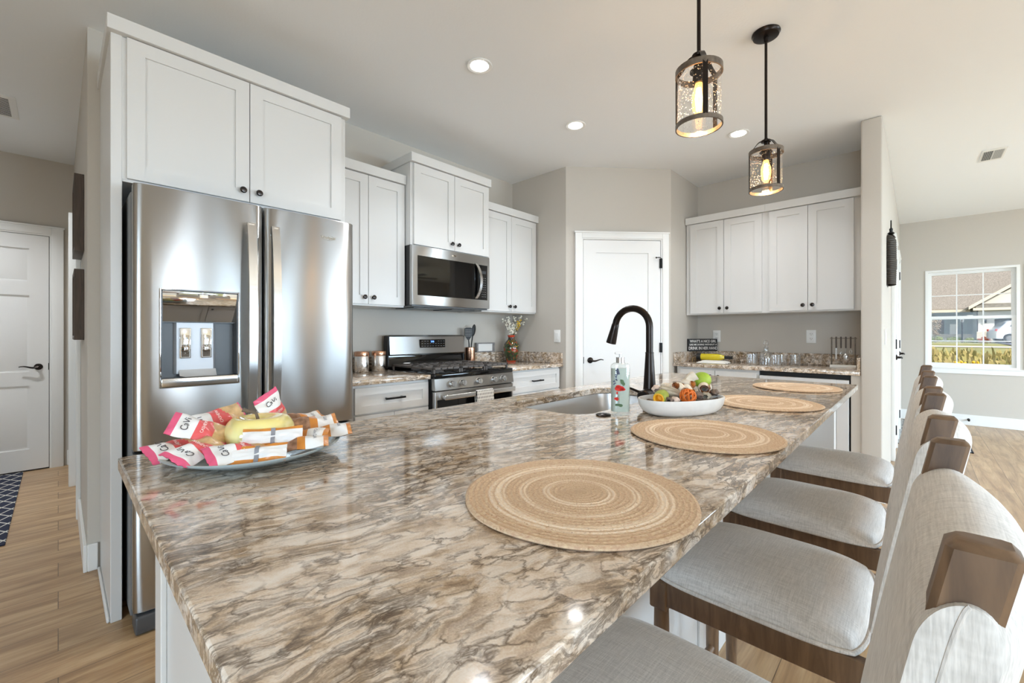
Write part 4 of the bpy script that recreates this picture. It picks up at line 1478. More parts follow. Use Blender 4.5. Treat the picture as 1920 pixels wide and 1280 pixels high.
# lamps out in the dining and living areas behind the camera; the steel fronts mirror them
ch = thing('dining_chandelier', 'dark five arm chandelier over the dining table', 'chandelier', (0.9, -3.0, CEIL_Z))
part('stem', MB().lathe([(0.001, 0), (0.07, 0), (0.07, -0.02), (0.012, -0.03), (0.010, -0.75), (0.03, -0.78), (0.03, -0.86), (0.001, -0.88)], seg=20), BRONZE, ch)
for k in range(5):
    a = 2 * PI * k / 5
    c, s_ = math.cos(a), math.sin(a)
    arm = part('arm', MB().tube(bez((0, 0, -0.84), (c * 0.2, s_ * 0.2, -0.98), (c * 0.36, s_ * 0.36, -0.96), (c * 0.36, s_ * 0.36, -0.84), 10), 0.009, 8).cyl((c * 0.36, s_ * 0.36, -0.86), (c * 0.36, s_ * 0.36, -0.80), 0.02), BRONZE, ch)
    part('bulb', MB().ball((c * 0.36, s_ * 0.36, -0.76), (0.026, 0.026, 0.04), 12, 8), emis('chandelier_bulb', (1.0, 0.66, 0.34), 14.0) if k == 0 else MATS['chandelier_bulb'], arm)
d = bpy.data.lights.new('chandelier_glow', 'POINT')
d.energy, d.color, d.shadow_soft_size = 45, (0.9, 0.95, 1.0), 0.25
o = bpy.data.objects.new('chandelier_glow', d)
COL.objects.link(o)
o.parent = ch
o.location = (0, 0, -0.72)
fn = thing('ceiling_fan', 'dark ceiling fan with lit bowl lamp in the living area', 'ceiling fan', (5.4, -3.1, CEIL_Z))
part('fan_motor', MB().lathe([(0.001, 0), (0.07, 0), (0.05, -0.06), (0.014, -0.07), (0.014, -0.2), (0.09, -0.22), (0.12, -0.27), (0.10, -0.33), (0.001, -0.33)], seg=24), BLACKM, fn)
part('lamp_bowl', MB().lathe([(0.10, -0.33), (0.15, -0.36), (0.15, -0.40), (0.10, -0.43), (0.001, -0.435)], seg=24, caps=(False, False)), emis('frosted_lamp_bowl', (1.0, 0.97, 0.92), 6.0), fn)
for k in range(5):
    part('fan_blade', MB().box((0.12, -0.065, -0.275), (0.66, 0.065, -0.267), 0, 0.003, 1, mtx=Matrix.Rotation(2 * PI * k / 5 + 0.3, 4, 'Z') @ Matrix.Rotation(R(6), 4, 'X')), FRAMEWOOD, fn)
# ---------------------------------------------------------------- counter stools (local: seat front towards +y, x across)
def stool():
    t = thing('counter_stool', '', 'stool', (0, 0, 0))
    W = 0.40                                        # outer width over the posts
    zs = 0.600                                      # top of the wooden apron
    yr, yf = 0.066, 0.470                           # rear and front of the seat

    def post_y(z):                                  # centre line of a rear post: straight below the seat, raked above
        return 0.048 if z <= zs else 0.048 - 0.080 * ((z - zs) / 0.454) ** 1.15
    for s in (0, 1):
        x0, x1 = (0.0, 0.029) if s == 0 else (W - 0.029, W)
        rings = []
        for k in range(19):
            z = 1.050 * k / 18
            yc = post_y(z) if z > 0.3 else 0.048 - 0.05 * (1 - z / 0.3) ** 1.3
            h = 0.019 if z < 0.62 else 0.0175
            b = 0.004
            rings.append([(x0 + b, yc - h, z), (x1 - b, yc - h, z), (x1, yc - h + b, z), (x1, yc + h - b, z), (x1 - b, yc + h, z), (x0 + b, yc + h, z), (x0, yc + h - b, z), (x0, yc - h + b, z)])
        yc = post_y(1.054)
        e = 0.005
        rings.append([(x0 + b + e * .6, yc - h + e, 1.055), (x1 - b - e * .6, yc - h + e, 1.055), (x1 - e, yc - h + b + e, 1.055), (x1 - e, yc + h - b - e, 1.055), (x1 - b - e * .6, yc + h - e, 1.055),
                      (x0 + b + e * .6, yc + h - e, 1.055), (x0 + e, yc + h - b - e, 1.055), (x0 + e, yc - h + b + e, 1.055)])
        part('leg', MB().loft(rings, 0, True, (True, True), True), WALNUT, t, sharp=40)
        xm = (0.022, W - 0.022)[s]
        mb = MB().box((xm - 0.022, yf - 0.040, zs - 0.070), (xm + 0.022, yf + 0.002, zs), 0, 0.003, 1)
        mb.lathe([(0.001, 0.0), (0.015, 0.0), (0.0175, 0.20), (0.019, 0.42), (0.017, zs - 0.07)], (xm, yf - 0.019, 0), 18)
        part('leg', mb, WALNUT, t)
    # aprons and stretchers
    part('apron', MB().box((0.004, 0.06, zs - 0.058), (0.026, yf - 0.035, zs), 0, 0.002, 1), WALNUT, t)
    part('apron', MB().box((W - 0.026, 0.06, zs - 0.058), (W - 0.004, yf - 0.035, zs), 0, 0.002, 1), WALNUT, t)
    part('apron', MB().box((0.04, yf - 0.03, zs - 0.058), (W - 0.04, yf - 0.008, zs), 0, 0.002, 1), WALNUT, t)
    part('apron', MB().box((0.025, 0.04, zs - 0.058), (W - 0.025, 0.06, zs), 0, 0.002, 1), WALNUT, t)
    for a, b in (((0.022, yf - 0.02, 0.245), (W - 0.022, yf - 0.02, 0.245)), ((0.02, 0.05, 0.30), (W - 0.02, 0.05, 0.30))):
        part('stretcher', MB().cyl(a, b, 0.011, seg=12), WALNUT, t)

    # domed cushion with a piped edge
    def cush(u, v):
        x = -0.004 + u * (W + 0.008)
        y = yr + v * (yf + 0.004 - yr)
        cx, cy = 2 * u - 1, 2 * v - 1
        edge = (1 - abs(cx) ** 3.2) * (1 - abs(cy) ** 3.6)
        rim = min(1.0, min(1 - abs(cx), 1 - abs(cy)) / 0.035)
        dome = 0.044 * max(0.0, edge) ** 0.62
        rnd_x = 0.018 * (abs(cy) ** 5) * cx
        rnd_y = 0.018 * (abs(cx) ** 5) * cy
        return (x - rnd_x, y - rnd_y, zs + 0.012 * rim ** 0.5 + dome)
    mb = MB().grid(cush, 30, 30)
    border = [(cush(k / 30, 0)) for k in range(30)] + [cush(1, k / 30) for k in range(30)] + [cush(1 - k / 30, 1) for k in range(30)] + [cush(0, 1 - k / 30) for k in range(30)]
    seat = part('seat_cushion', mb, LINEN, t, sharp=70)
    part('piping', MB().tube([(p[0], p[1], zs + 0.0045) for p in border], 0.0042, 8, wrap=True), LINEN, seat)

    # upholstered back: sleeve round both posts, bellied towards the rear
    def back(u, t_, side):
        if t_ < 0.6:
            v, top = t_ / 0.6 * 0.90, 1.0
        else:
            ph = (t_ - 0.6) / 0.4 * PI / 2
            v, top = 0.90 + 0.10 * math.sin(ph), max(0.02, math.cos(ph))
        z = 0.664 + v * 0.353
        yc = post_y(z)
        xx = -0.0045 + u * (W + 0.009)
        m = 2 * u - 1
        full = 1 - abs(m) ** 2.2
        front, rear = 0.0225 + 0.003 * full, -0.0225 - 0.034 * full
        mid = (front + rear) / 2
        half = (front - rear) / 2
        er = 1.0 - 0.12 * max(0, abs(m) - 0.97) / 0.03
        return (xx, yc + mid + side * half * top * er, z + 0.008 * full * v ** 3)
    nu, nv = 24, 25
    mb = MB()
    mb.grid(lambda u, v: back(u, v, 1), nu, nv).grid(lambda u, v: back(u, v, -1), nu, nv)
    for u in (0, 1):
        mb.grid(lambda a, v: [back(u, v, -1)[i] * (1 - a) + back(u, v, 1)[i] * a for i in range(3)], 2, nv)
    for v in (0, 1):
        mb.grid(lambda u, a: [back(u, v, -1)[i] * (1 - a) + back(u, v, 1)[i] * a for i in range(3)], nu, 2)
    bmesh.ops.remove_doubles(mb.bm, verts=mb.bm.verts, dist=0.0004)
    bk = part('backrest', mb, LINEN, t, sharp=75)
    for s in (0, 1):
        mb = MB().tube([back(s, k / nv, 0.15) for k in range(nv + 1)], 0.0016, 6)
        part('side_seam', mb, LINEN, bk)
    return t


st0 = stool()
SX = (0.400, 0.985, 1.525, 2.165)
SL = ('linen counter stool nearest the camera, its seat cut off by bottom edge, beside largest placemat',
      'second linen counter stool from the camera along the island',
      'third linen counter stool from the camera along the island',
      'linen counter stool at far end of island nearest the bar nook')
for i, (x, lab) in enumerate(zip(SX, SL)):
    if i == 0:
        st0.location = (x, 0, 0)
        st0['label'], st0['group'] = lab, 'counter stools along the island'
    else:
        dup(st0, (x, 0, 0), None, lab, 'counter stools along the island')

# ---------------------------------------------------------------- placemats
def placemat():
    prof = [(0.0005, 0.0062)]
    n = 21
    Rm = 0.19
    for k in range(n):
        a, b = Rm * k / n, Rm * (k + 1) / n
        for q in (0.15, 0.5, 0.85):
            prof.append((a + (b - a) * q, 0.0055 + (0.0022 if q == 0.5 else 0.0010)))
    prof += [(Rm + 0.001, 0.005), (Rm + 0.0015, 0.003), (Rm - 0.002, 0.0004), (0.0005, 0.0004)]
    mb = MB().lathe(prof, seg=128, caps=(False, False))
    for v in mb.bm.verts:
        r = math.hypot(v.co.x, v.co.y)
        a = math.atan2(v.co.y, v.co.x)
        f = 1 + 0.006 * math.sin(a * 3 + 1) * (r / Rm) ** 2 + 0.004 * math.sin(a * 7) * (r / Rm) ** 3
        v.co.x *= f
        v.co.y *= f
        if r > Rm * 0.8:
            v.co.z += 0.0014 * max(0, math.sin(a * 2 + 0.6)) * (r / Rm - 0.8) / 0.2
    return part('placemat', mb, JUTE)


pm = placemat()
PL = ('round braided jute placemat nearest camera, by far the largest in view', 'round braided jute placemat beside the white bowl, second from camera', 'round braided jute placemat just beyond the white bowl', 'round braided jute placemat at far end of island')
for i, ((x, y, rz), lab) in enumerate(zip(((0.607, 0.417, 0.0), (1.205, 0.420, 1.9), (1.91, 0.433, 3.7), (2.57, 0.447, 5.1)), PL)):
    o = pm if i == 0 else pm.copy()
    if i:
        COL.objects.link(o)
    o.location = (x, y, 0.9142)
    o.rotation_euler = (0, 0, rz)
    tag(o, lab, 'placemat', 'jute placemats on the island')
# ---------------------------------------------------------------- things on the island
ZT = 0.9143
# faucet
fx, fy = 1.582, 0.757
fc = thing('kitchen_faucet', 'tall dark bronze gooseneck pull down faucet behind the sink', 'faucet', (fx, fy, ZT), world=True)
part('faucet_body', MB().lathe([(0.001, 0.0), (0.030, 0.0), (0.030, 0.004), (0.0262, 0.010), (0.0255, 0.030), (0.0155, 0.196), (0.0150, 0.200), (0.001, 0.200)], seg=32).move(fx, fy, ZT), BRONZE, fc)
zc, Ra = 1.216, 0.0745
pts = [(fx, fy, 1.105), (fx, fy, 1.14), (fx, fy, 1.18), (fx, fy, zc)]
for k in range(1, 17):
    a = R(170 * k / 16)
    pts.append((fx, fy + Ra - Ra * math.cos(a), zc + Ra * math.sin(a)))
sp = part('spout', MB().tube(pts, 0.0136, 18), BRONZE, fc)
e = Vector(pts[-1])
dirv = (Vector(pts[-1]) - Vector(pts[-2])).normalized()
mb = MB().tube([e, e + dirv * 0.002, e + dirv * 0.003, e + dirv * 0.02, e + dirv * 0.075, e + dirv * 0.082, e + dirv * 0.083], [0.0140, 0.0146, 0.0150, 0.0158, 0.0205, 0.0205, 0.016], 20)
part('spray_head', mb, BRONZE, sp)
part('spout_ring', MB().lathe([(0.0137, 1.112), (0.0162, 1.113), (0.0162, 1.117), (0.0137, 1.118)], (fx, fy, 0), 28, caps=(False, False)), BRONZE, fc)
ax = Vector((-1.0, -0.22, -0.02)).normalized()
o0 = Vector((fx, fy, 0.958))
vb = part('valve_body', MB().tube([o0, o0 + ax * 0.045, o0 + ax * 0.0455, o0 + ax * 0.048, o0 + ax * 0.0485, o0 + ax * 0.094, o0 + ax * 0.100], [0.019, 0.0215, 0.0195, 0.0195, 0.0225, 0.0235, 0.019], 24), BRONZE, fc)
h0 = o0 + ax * 0.074
part('lever_handle', MB().tube([h0 + Vector((0, 0.015, 0.01)), h0 + Vector((-0.004, 0.05, 0.022)), h0 + Vector((-0.008, 0.088, 0.032))], [0.0055, 0.0045, 0.004], 10), BRONZE, vb)

o = part('sink_hole_cover', MB().lathe([(0.001, 0.0), (0.0245, 0.0), (0.0255, 0.003), (0.021, 0.006), (0.013, 0.0065), (0.011, 0.008), (0.001, 0.0082)], seg=32), BRONZE)
o.location = (1.262, 0.768, ZT)
tag(o, 'small dark bronze cap on granite in front of soap bottle', 'sink cap')

# soap bottle: flat oval bottle with its broad face to the camera
sb = thing('soap_bottle', 'clear pump soap bottle printed with red poppies beside sink', 'soap bottle', (1.316, 0.735, ZT), R(43.36 - 90))


def oval(a, b, z, n=36, p=2.8):
    out = []
    for k in range(n):
        t = 2 * PI * k / n
        c, s_ = math.cos(t), math.sin(t)
        out.append((a * abs(c) ** (2 / p) * (1 if c >= 0 else -1), b * abs(s_) ** (2 / p) * (1 if s_ >= 0 else -1), z))
    return out


bot = part('bottle', MB().loft([oval(0.027, 0.018, 0.0), oval(0.0315, 0.021, 0.004), oval(0.0318, 0.0215, 0.012), oval(0.0318, 0.0215, 0.160), oval(0.0305, 0.0205, 0.170), oval(0.022, 0.015, 0.176), oval(0.013, 0.012, 0.178)]), SOAPGL, sb)
part('liquid_soap', MB().loft([oval(0.0300, 0.0195, 0.012), oval(0.0303, 0.0198, 0.018), oval(0.0303, 0.0198, 0.158)]), LABELW, bot)
mb = MB().cyl((0, 0, 0.176), (0, 0, 0.195), 0.0138, seg=28)
part('collar', mb, STEEL_H, sb)
mb = MB().cyl((0, 0, 0.195), (0, 0, 0.206), 0.0042, seg=12).box((-0.018, -0.0052, 0.2055), (0.0065, 0.0052, 0.212), 0, 0.002, 2)
part('pump_head', mb, WHITEP, sb)
yf = -0.02165


def disc(cx, cz, rx, rz, n=14):
    """small printed patch on the broad face of the bottle"""
    return MB().prism([(cx + rx * math.cos(2 * PI * k / n), cz + rz * math.sin(2 * PI * k / n)) for k in range(n)], 0, 0.0003, mtx=Matrix.Translation((0, yf, 0)) @ Matrix.Rotation(R(90), 4, 'X'))


def merge(mbs):
    a = mbs[0]
    for b in mbs[1:]:
        me = bpy.data.meshes.new('tmp')
        b.bm.to_mesh(me)
        a.bm.from_mesh(me)
        bpy.data.meshes.remove(me)
        b.bm.free()
    return a


rs = random.Random(3)
part('poppy_print', merge([disc(-0.008, 0.091, 0.0165, 0.009), disc(-0.012, 0.097, 0.009, 0.006), disc(0.002, 0.088, 0.010, 0.005), disc(-0.016, 0.056, 0.0055, 0.006), disc(-0.022, 0.057, 0.004, 0.004), disc(-0.016, 0.076, 0.003, 0.005)]), POPPY, bot)
part('lavender_print', merge([disc(-0.018 - 0.006 * (1 - k / 16) + rs.uniform(-0.005, 0.005), 0.105 + 0.045 * k / 16 + rs.uniform(-0.002, 0.002), 0.0028, 0.0024, 8) for k in range(17)] + [disc(-0.012 - 0.0004 * k, 0.140 + k * 0.0024, 0.006 - k * 0.0003, 0.002, 8) for k in range(8)]), LAV, bot)
part('leaf_print', merge([disc(0.001, 0.113, 0.006, 0.008), disc(0.006, 0.106, 0.005, 0.006), disc(-0.003, 0.118, 0.0025, 0.004), disc(-0.011, 0.036, 0.008, 0.004), disc(-0.004, 0.034, 0.007, 0.005), disc(-0.018, 0.036, 0.005, 0.004), disc(-0.0135, 0.062, 0.0007, 0.024, 8), disc(-0.009, 0.055, 0.0007, 0.018, 8)]), LEAFP, bot)

# ---- long white bowl with dried decorations
bw = thing('stoneware_bowl', 'long oval white bowl of dried decorative pods on the island', 'bowl', (1.494, 0.596, ZT), R(-24))


def bowl_ring(k, z):
    return oval(0.168 * k, 0.092 * k, z, 56, 2.3)


prof = [(0.70, 0.0), (0.80, 0.004), (0.90, 0.014), (0.97, 0.030), (1.0, 0.050), (0.995, 0.055), (0.965, 0.055), (0.95, 0.048), (0.90, 0.032), (0.80, 0.020), (0.4, 0.016), (0.01, 0.015)]
part('bowl_shell', MB().loft([bowl_ring(k, z) for k, z in prof], 0, True, (True, True)), CERAMIC, bw)
BZ = ZT + 0.0


def in_bowl(u, v, z):
    """spot inside the bowl: u along it, v across, in metres from its middle"""
    a = R(-24)
    return Vector((1.494 + u * math.cos(a) - v * math.sin(a), 0.596 + u * math.sin(a) + v * math.cos(a), ZT + z))


def eul(yaw, pitch=0, roll=0):
    return Euler((R(roll), R(pitch), R(yaw)))


def pod(name, a, r, mats, label, cat, loc, rot, open_end=True):
    """oval dried pod, one end cut open with a bright rim; axis along local x"""
    t = thing(name, label, cat, loc, group='dried decorations in the white bowl')
    t.rotation_euler = rot
    M = Matrix.Rotation(R(90), 4, 'Y')
    a, r = a * 1.05, r * 1.08
    if open_end:
        prof = [(0.001, -a), (r * 0.5, -a * 0.88), (r * 0.85, -a * 0.5), (r, 0), (r * 0.92, a * 0.4), (r * 0.78, a * 0.62)]
        part('pod_shell', MB().lathe(prof, seg=28, mtx=M, caps=(False, False)), mats[0], t)
        part('pod_rim', MB().lathe([(r * 0.78, a * 0.60), (r * 0.80, a * 0.64), (r * 0.62, a * 0.66), (r * 0.52, a * 0.60), (r * 0.45, a * 0.1), (0.001, 0)], seg=28, mtx=M, caps=(False, False)), mats[1], t)
    else:
        part('pod_shell', MB().ball((0, 0, 0), (a, r, r), 28, 16), mats[0], t)
    return t


def curl(label, L, r, loc, rot, inner=True, turns=2.1):
    """thin shaving rolled into a tube; axis along local x"""
    t = thing('wood_curl', label, 'wood curl', loc, group='dried decorations in the white bowl')
    t.rotation_euler = rot
    L, r = L * 1.08, r * 1.1

    def f(u, v, off):
        a = v * turns * 2 * PI
        rr = (r + off) * (0.42 + 0.58 * v) * (1 - 0.18 * u)
        return ((u - 0.5) * L, rr * math.cos(a), rr * math.sin(a) + 0.003 * math.sin(u * 5))
    part('outer_skin', MB().grid(lambda u, v: f(u, v, 0.0), 6, 40), CURL, t)
    part('inner_skin', MB().grid(lambda u, v: f(u, v, -0.0016), 6, 40), CURLIN if inner else CURL, t)
    return t


pod('seed_pod', 0.040, 0.021, (PODG2, PODY), 'green pod with open yellow rimmed end at near end of bowl', 'pod', in_bowl(-0.118, -0.030, 0.066), eul(186, 8))
pod('seed_pod', 0.034, 0.027, (PODG, PODY), 'plump bright lime green pod on far side of bowl', 'pod', in_bowl(0.140, 0.045, 0.104), eul(-30, 0), False)
rp = pod('seed_pod', 0.045, 0.018, (RIBBED, CURL), 'grey beige ribbed pod lying across middle of bowl', 'pod', in_bowl(-0.049, 0.0, 0.073), eul(-35, 18))
curl('cream wood curl with orange inside, at top near middle of the pile', 0.05, 0.018, in_bowl(0.004, 0.008, 0.084), eul(228, 8))
curl('tall cream wood curl standing highest at back of bowl', 0.045, 0.019, in_bowl(0.071, 0.035, 0.112), eul(120, 35), False)
curl('wide cream wood curl with round open orange end', 0.075, 0.024, in_bowl(0.105, 0.0, 0.079), eul(200, -4))
curl('small orange wood curl above the rattan ball', 0.036, 0.014, in_bowl(0.022, -0.010, 0.082), eul(236, 14))
curl('orange rimmed wood curl under the tall cream curl', 0.04, 0.017, in_bowl(0.048, 0.02, 0.096), eul(245, -12))
curl('pale open wood curl left of the rattan ball', 0.05, 0.016, in_bowl(-0.020, 0.020, 0.090), eul(220, -20))
# rattan ball
t = thing('rattan_ball', 'orange woven rattan ball at front of white bowl', 'ball', in_bowl(-0.020, -0.048, 0.064), group='dried decorations in the white bowl')
mb = MB()
for k in range(20):
    q = Euler((rs.uniform(0, PI), rs.uniform(0, PI), rs.uniform(0, PI))).to_matrix()
    rr = 0.0255 * rs.uniform(0.92, 1.0)
    dz = rs.uniform(-0.006, 0.006)
    mb.tube([q @ Vector((rr * math.cos(2 * PI * i / 24), rr * math.sin(2 * PI * i / 24), dz)) for i in range(24)], 0.0016, 6, wrap=True)
part('rattan_strands', mb, WICKER, t)


def shell(label, loc, rot, size, m, nm='dried_shell', cat='shell'):
    def f(u, v):
        a = 2 * PI * v
        rr = size * (1 - u) ** 0.75 * (1 + 0.10 * math.cos(6 * a)) * (0.25 + 0.75 * min(1, u * 5 + 0.2))
        return (size * 2.0 * u - size * 0.8, rr * math.cos(a) * 0.9, rr * math.sin(a) * 0.75 + 0.2 * size * math.sin(u * PI))
    o = part(nm, MB().grid(f, 16, 28), m)
    o.location, o.rotation_euler = loc, rot
    return tag(o, label, cat, 'dried decorations in the white bowl')


shell('pinkish shell at near left end of pile', in_bowl(-0.086, 0.03, 0.083), eul(30, -10), 0.021, SHELLP)
shell('pale curled shell behind the ribbed pod', in_bowl(-0.034, 0.040, 0.086), eul(-20, -20), 0.022, CURL)
shell('brown seed head below the green yellow pod', in_bowl(-0.108, -0.055, 0.057), eul(20, 0), 0.016, CONE, 'dried_thistle', 'seed head')
shell('white shell lying along front rim of bowl', in_bowl(-0.082, -0.058, 0.055), eul(-20, 4), 0.018, SHELLP)
shell('dark brown seed head right of the rattan ball', in_bowl(0.028, -0.042, 0.062), eul(160, 0), 0.021, CONE, 'dried_thistle', 'seed head')
shell('striped pale shell by right front rim of bowl', in_bowl(0.070, -0.042, 0.060), eul(10, 0), 0.020, RIBBED)
shell('purplish brown seed head at far right end of bowl', in_bowl(0.148, -0.006, 0.060), eul(200, 0), 0.020, CONE, 'dried_thistle', 'seed head')
shell('pale shell behind the wide cream curl', in_bowl(0.145, 0.030, 0.072), eul(0, 8), 0.022, CURL)
o = part('twig', MB().tube([in_bowl(-0.013, 0.05, 0.077), in_bowl(-0.004, 0.053, 0.094), in_bowl(0.015, 0.055, 0.101), in_bowl(0.041, 0.055, 0.099), in_bowl(0.084, 0.045, 0.083)], 0.0011, 6), BARK)
tag(o, 'thin dark twig looping over back of the pile', 'twig', 'dried decorations in the white bowl')
part('bowl_filler', MB().grid(lambda u, v: (0.152 * (2 * u - 1) * math.sqrt(max(0, 1 - 0.5 * (2 * v - 1) ** 2)), 0.085 * (2 * v - 1) * math.sqrt(max(0, 1 - 0.5 * (2 * u - 1) ** 2)), 0.040 + 0.008 * math.sin(u * 17) * math.sin(v * 13)), 30, 18), CONE, bw, label='brown dried filling under the pods')

# ---- platter of wrapped snacks with a glass apple
PX, PY = 0.305, 1.075
pl = part('glass_platter', MB().lathe([(0.001, 0.003), (0.085, 0.003), (0.115, 0.008), (0.150, 0.021), (0.172, 0.031), (0.174, 0.034), (0.171, 0.0345), (0.148, 0.026), (0.113, 0.013), (0.085, 0.008), (0.001, 0.008)], seg=72, caps=(False, False)), PLATE)
pl.location = (PX, PY, ZT - 0.0025)
tag(pl, 'round pale blue glass platter under the wrapped snacks', 'platter')


def apple_f(u, v):
    a = 2 * PI * u
    t = PI * v
    r = 0.070 * math.sin(t) ** 0.78 * (1 + 0.05 * math.cos(5 * a) * (0.3 + 0.7 * v))
    zz = 0.052 - 0.054 * math.cos(t)
    if v > 0.72:
        zz -= 0.030 * ((v - 0.72) / 0.28) ** 1.8
    if v < 0.2:
        zz += 0.012 * (1 - v / 0.2)
    return (r * math.cos(a), r * math.sin(a), zz * 0.9)


ga = thing('glass_apple', 'squat yellow green glass apple in middle of the snack platter', 'glass apple', (PX + 0.008, PY + 0.004, ZT + 0.006))
part('apple_body', MB().grid(apple_f, 48, 28), APPLE, ga, sharp=0)
part('stalk', MB().tube([(0, 0, 0.062), (-0.006, 0.006, 0.090), (-0.030, 0.018, 0.099)], [0.004, 0.0035, 0.005], 8), BARK, ga)


def snack_bag(kind, label, loc, rot, L=0.105, W=0.062, plump=0.013, bend=0.0, back=False):
    """pillow pack: crimped ends, bands of print along its length (local x), face up"""
    t = thing('snack_packet', label, 'snack packet', loc, group='wrapped snacks on the platter')
    t.rotation_euler = rot
    wob = rs.uniform(0, 6)

    def f(u, v, sg):
        x = (u - 0.5) * L
        e = min(u, 1 - u) / 0.14
        fat = plump * (min(1, e) ** 0.7 if e < 1 else 1) * (1 - abs(2 * v - 1) ** 2.4)
        fat *= (0.75 + 0.35 * math.sin(u * 9 + v * 3 + wob))
        wd = W * (1 - 0.10 * math.sin(PI * u))
        zc = bend * (2 * u - 1) ** 2 + 0.002 * math.sin(u * 14 + wob) * math.cos(v * 9)
        if e < 0.6:
            zc += 0.0012 * math.sin(v * 60) * (1 - e / 0.6)
        return (x, (v - 0.5) * wd, zc + sg * max(0.0004, fat))
    if kind == 'pink':
        ms = [CANDY_PINK, CANDY_WHITE, CANDY_RED, COOKIE]
        slot = lambda u, v: 0 if u < 0.09 or u > 0.955 else (1 if u < 0.40 else (2 if u < 0.66 + 0.05 * math.sin(v * 4) else 3))
    else:
        ms = [CANDY_ORANGE, CANDY_WHITE, NUTTY, CANDY_GREY]
        slot = lambda u, v: 0 if u < 0.08 or u > 0.95 else (1 if u < 0.38 else (0 if u < 0.52 else (2 if u < 0.84 else 0)))
    if back:
        ms = [CANDY_ORANGE if kind != 'pink' else CANDY_PINK, CANDY_WHITE, CANDY_GREY]
        slot = lambda u, v: 0 if v < 0.20 or v > 0.82 else 1
    mb = MB()
    nu, nv = 36, 14
    mb.grid(lambda u, v: f(u, v, 1), nu, nv, slot)
    mb.grid(lambda u, v: f(u, 1 - v, -1), nu, nv, slot)
    bmesh.ops.remove_doubles(mb.bm, verts=mb.bm.verts, dist=0.0002)
    w = part('wrapper', mb, ms, t, sharp=60)
    if back:
        part('back_seam', MB().grid(lambda u, v: [f(0.03 + 0.94 * u, 0.5, 1)[0], -0.004 + 0.008 * v, f(0.03 + 0.94 * u, 0.5, 1)[2] + 0.0008], 20, 1), CANDY_WHITE, w)
        mb = MB().grid(lambda u, v: [-0.004 + u * 0.008, (v - 0.5) * W * 0.9, f(0.5, v, 1)[2] + 0.0012], 1, 12)
        part('dark_seam', mb, CANDY_GREY, w)
        return t
    zt = f(0.25, 0.5, 1)[2]
    if kind == 'pink':
        text('wordmark', 'CaVi', 0.019, INK, w, ((0.25 - 0.5) * L, 0.0, max(zt, 0.005) + 0.0012), (0, 0, R(90)), 0.0002, sx=0.9)
        zt = f(0.53, 0.5, 1)[2]
        text('flavour_lettering', 'CASHEW', 0.0085, CREAMINK, w, ((0.53 - 0.5) * L, 0.0, max(zt, 0.006) + 0.0012), (0, 0, R(90)), 0.0002)
    else:
        text('wordmark', 'CaVi', 0.010, CANDY_GREY, w, ((0.23 - 0.5) * L, 0.0, max(zt, 0.005) + 0.0012), (0, 0, R(90)), 0.0002, sx=0.9)
    return t


def on_plate(dx, dy, z):
    return (PX + dx, PY + dy, ZT + z)


# dx, dy in metres from the platter's middle; yaw turns the packet's printed end
BAGS = [
    ('pink', 'pink packet with its pink end hanging farthest off platter at front left', (-0.118, -0.050, 0.046), (24, -6, 34), {}),
    ('pink', 'pink packet standing up at left with wordmark facing out', (-0.100, 0.022, 0.072), (40, 24, -14), dict(L=0.11)),
    ('pink', 'pink packet lying flat along front left rim', (-0.056, -0.096, 0.040), (26, 2, 6), dict(L=0.12)),
    ('pink', 'pink packet under the upright one at far left rim', (-0.140, 0.020, 0.042), (24, -4, 14), dict(L=0.10)),
    ('pink', 'pink packet half hidden behind left side of glass apple', (-0.058, 0.085, 0.078), (46, -10, 10), dict(L=0.12)),
    ('pink', 'pink packet standing up behind right side of glass apple', (0.062, 0.092, 0.082), (78, 66, 14), dict(L=0.10, W=0.075)),
    ('orange', 'orange and white packet turned back out, leaning on front of apple', (0.006, -0.088, 0.056), (60, 0, -24), dict(L=0.112, W=0.046, plump=0.006, back=True)),
    ('orange', 'orange and white packet turned back out along front rim', (-0.036, -0.130, 0.038), (46, -2, -28), dict(L=0.105, W=0.042, plump=0.006, back=True)),
    ('orange', 'orange nut cluster packet low along front right rim', (0.046, -0.122, 0.041), (-18, 4, 156), dict(L=0.115, W=0.05)),
    ('orange', 'orange nut cluster packet with white tip pointing past right rim', (0.124, -0.062, 0.044), (-16, 4, 160), dict(L=0.12)),
    ('orange', 'orange nut cluster packet on top of right side of pile', (0.112, -0.014, 0.060), (-20, 2, 166), dict(L=0.12)),
    ('orange', 'orange nut cluster packet at back right of platter', (0.110, 0.050, 0.062), (-16, 0, 182), dict(L=0.12)),
    ('orange', 'orange nut cluster packet tucked between apple and front rim', (0.066, -0.080, 0.046), (-24, 0, 146), dict(L=0.11)),
]
for kind, lab, (dx, dy, z), (rx, ry, rz), kw in BAGS:
    snack_bag(kind, lab, on_plate(dx, dy, z), (R(rx), R(ry), R(rz)), **kw)
# ---------------------------------------------------------------- things on the range counters
def canister(x, y, label):
    t = thing('canister', label, 'canister', (x, y, ZT), group='hammered canisters beside the range')
    part('canister_body', MB().lathe([(0.001, 0), (0.048, 0), (0.050, 0.004), (0.050, 0.112), (0.048, 0.116), (0.001, 0.116)], seg=40), HAMMER, t)
    part('lid', MB().lathe([(0.051, 0.114), (0.052, 0.118), (0.052, 0.138), (0.049, 0.146), (0.040, 0.149), (0.001, 0.150)], seg=40, caps=(False, False)), COPPER, t)


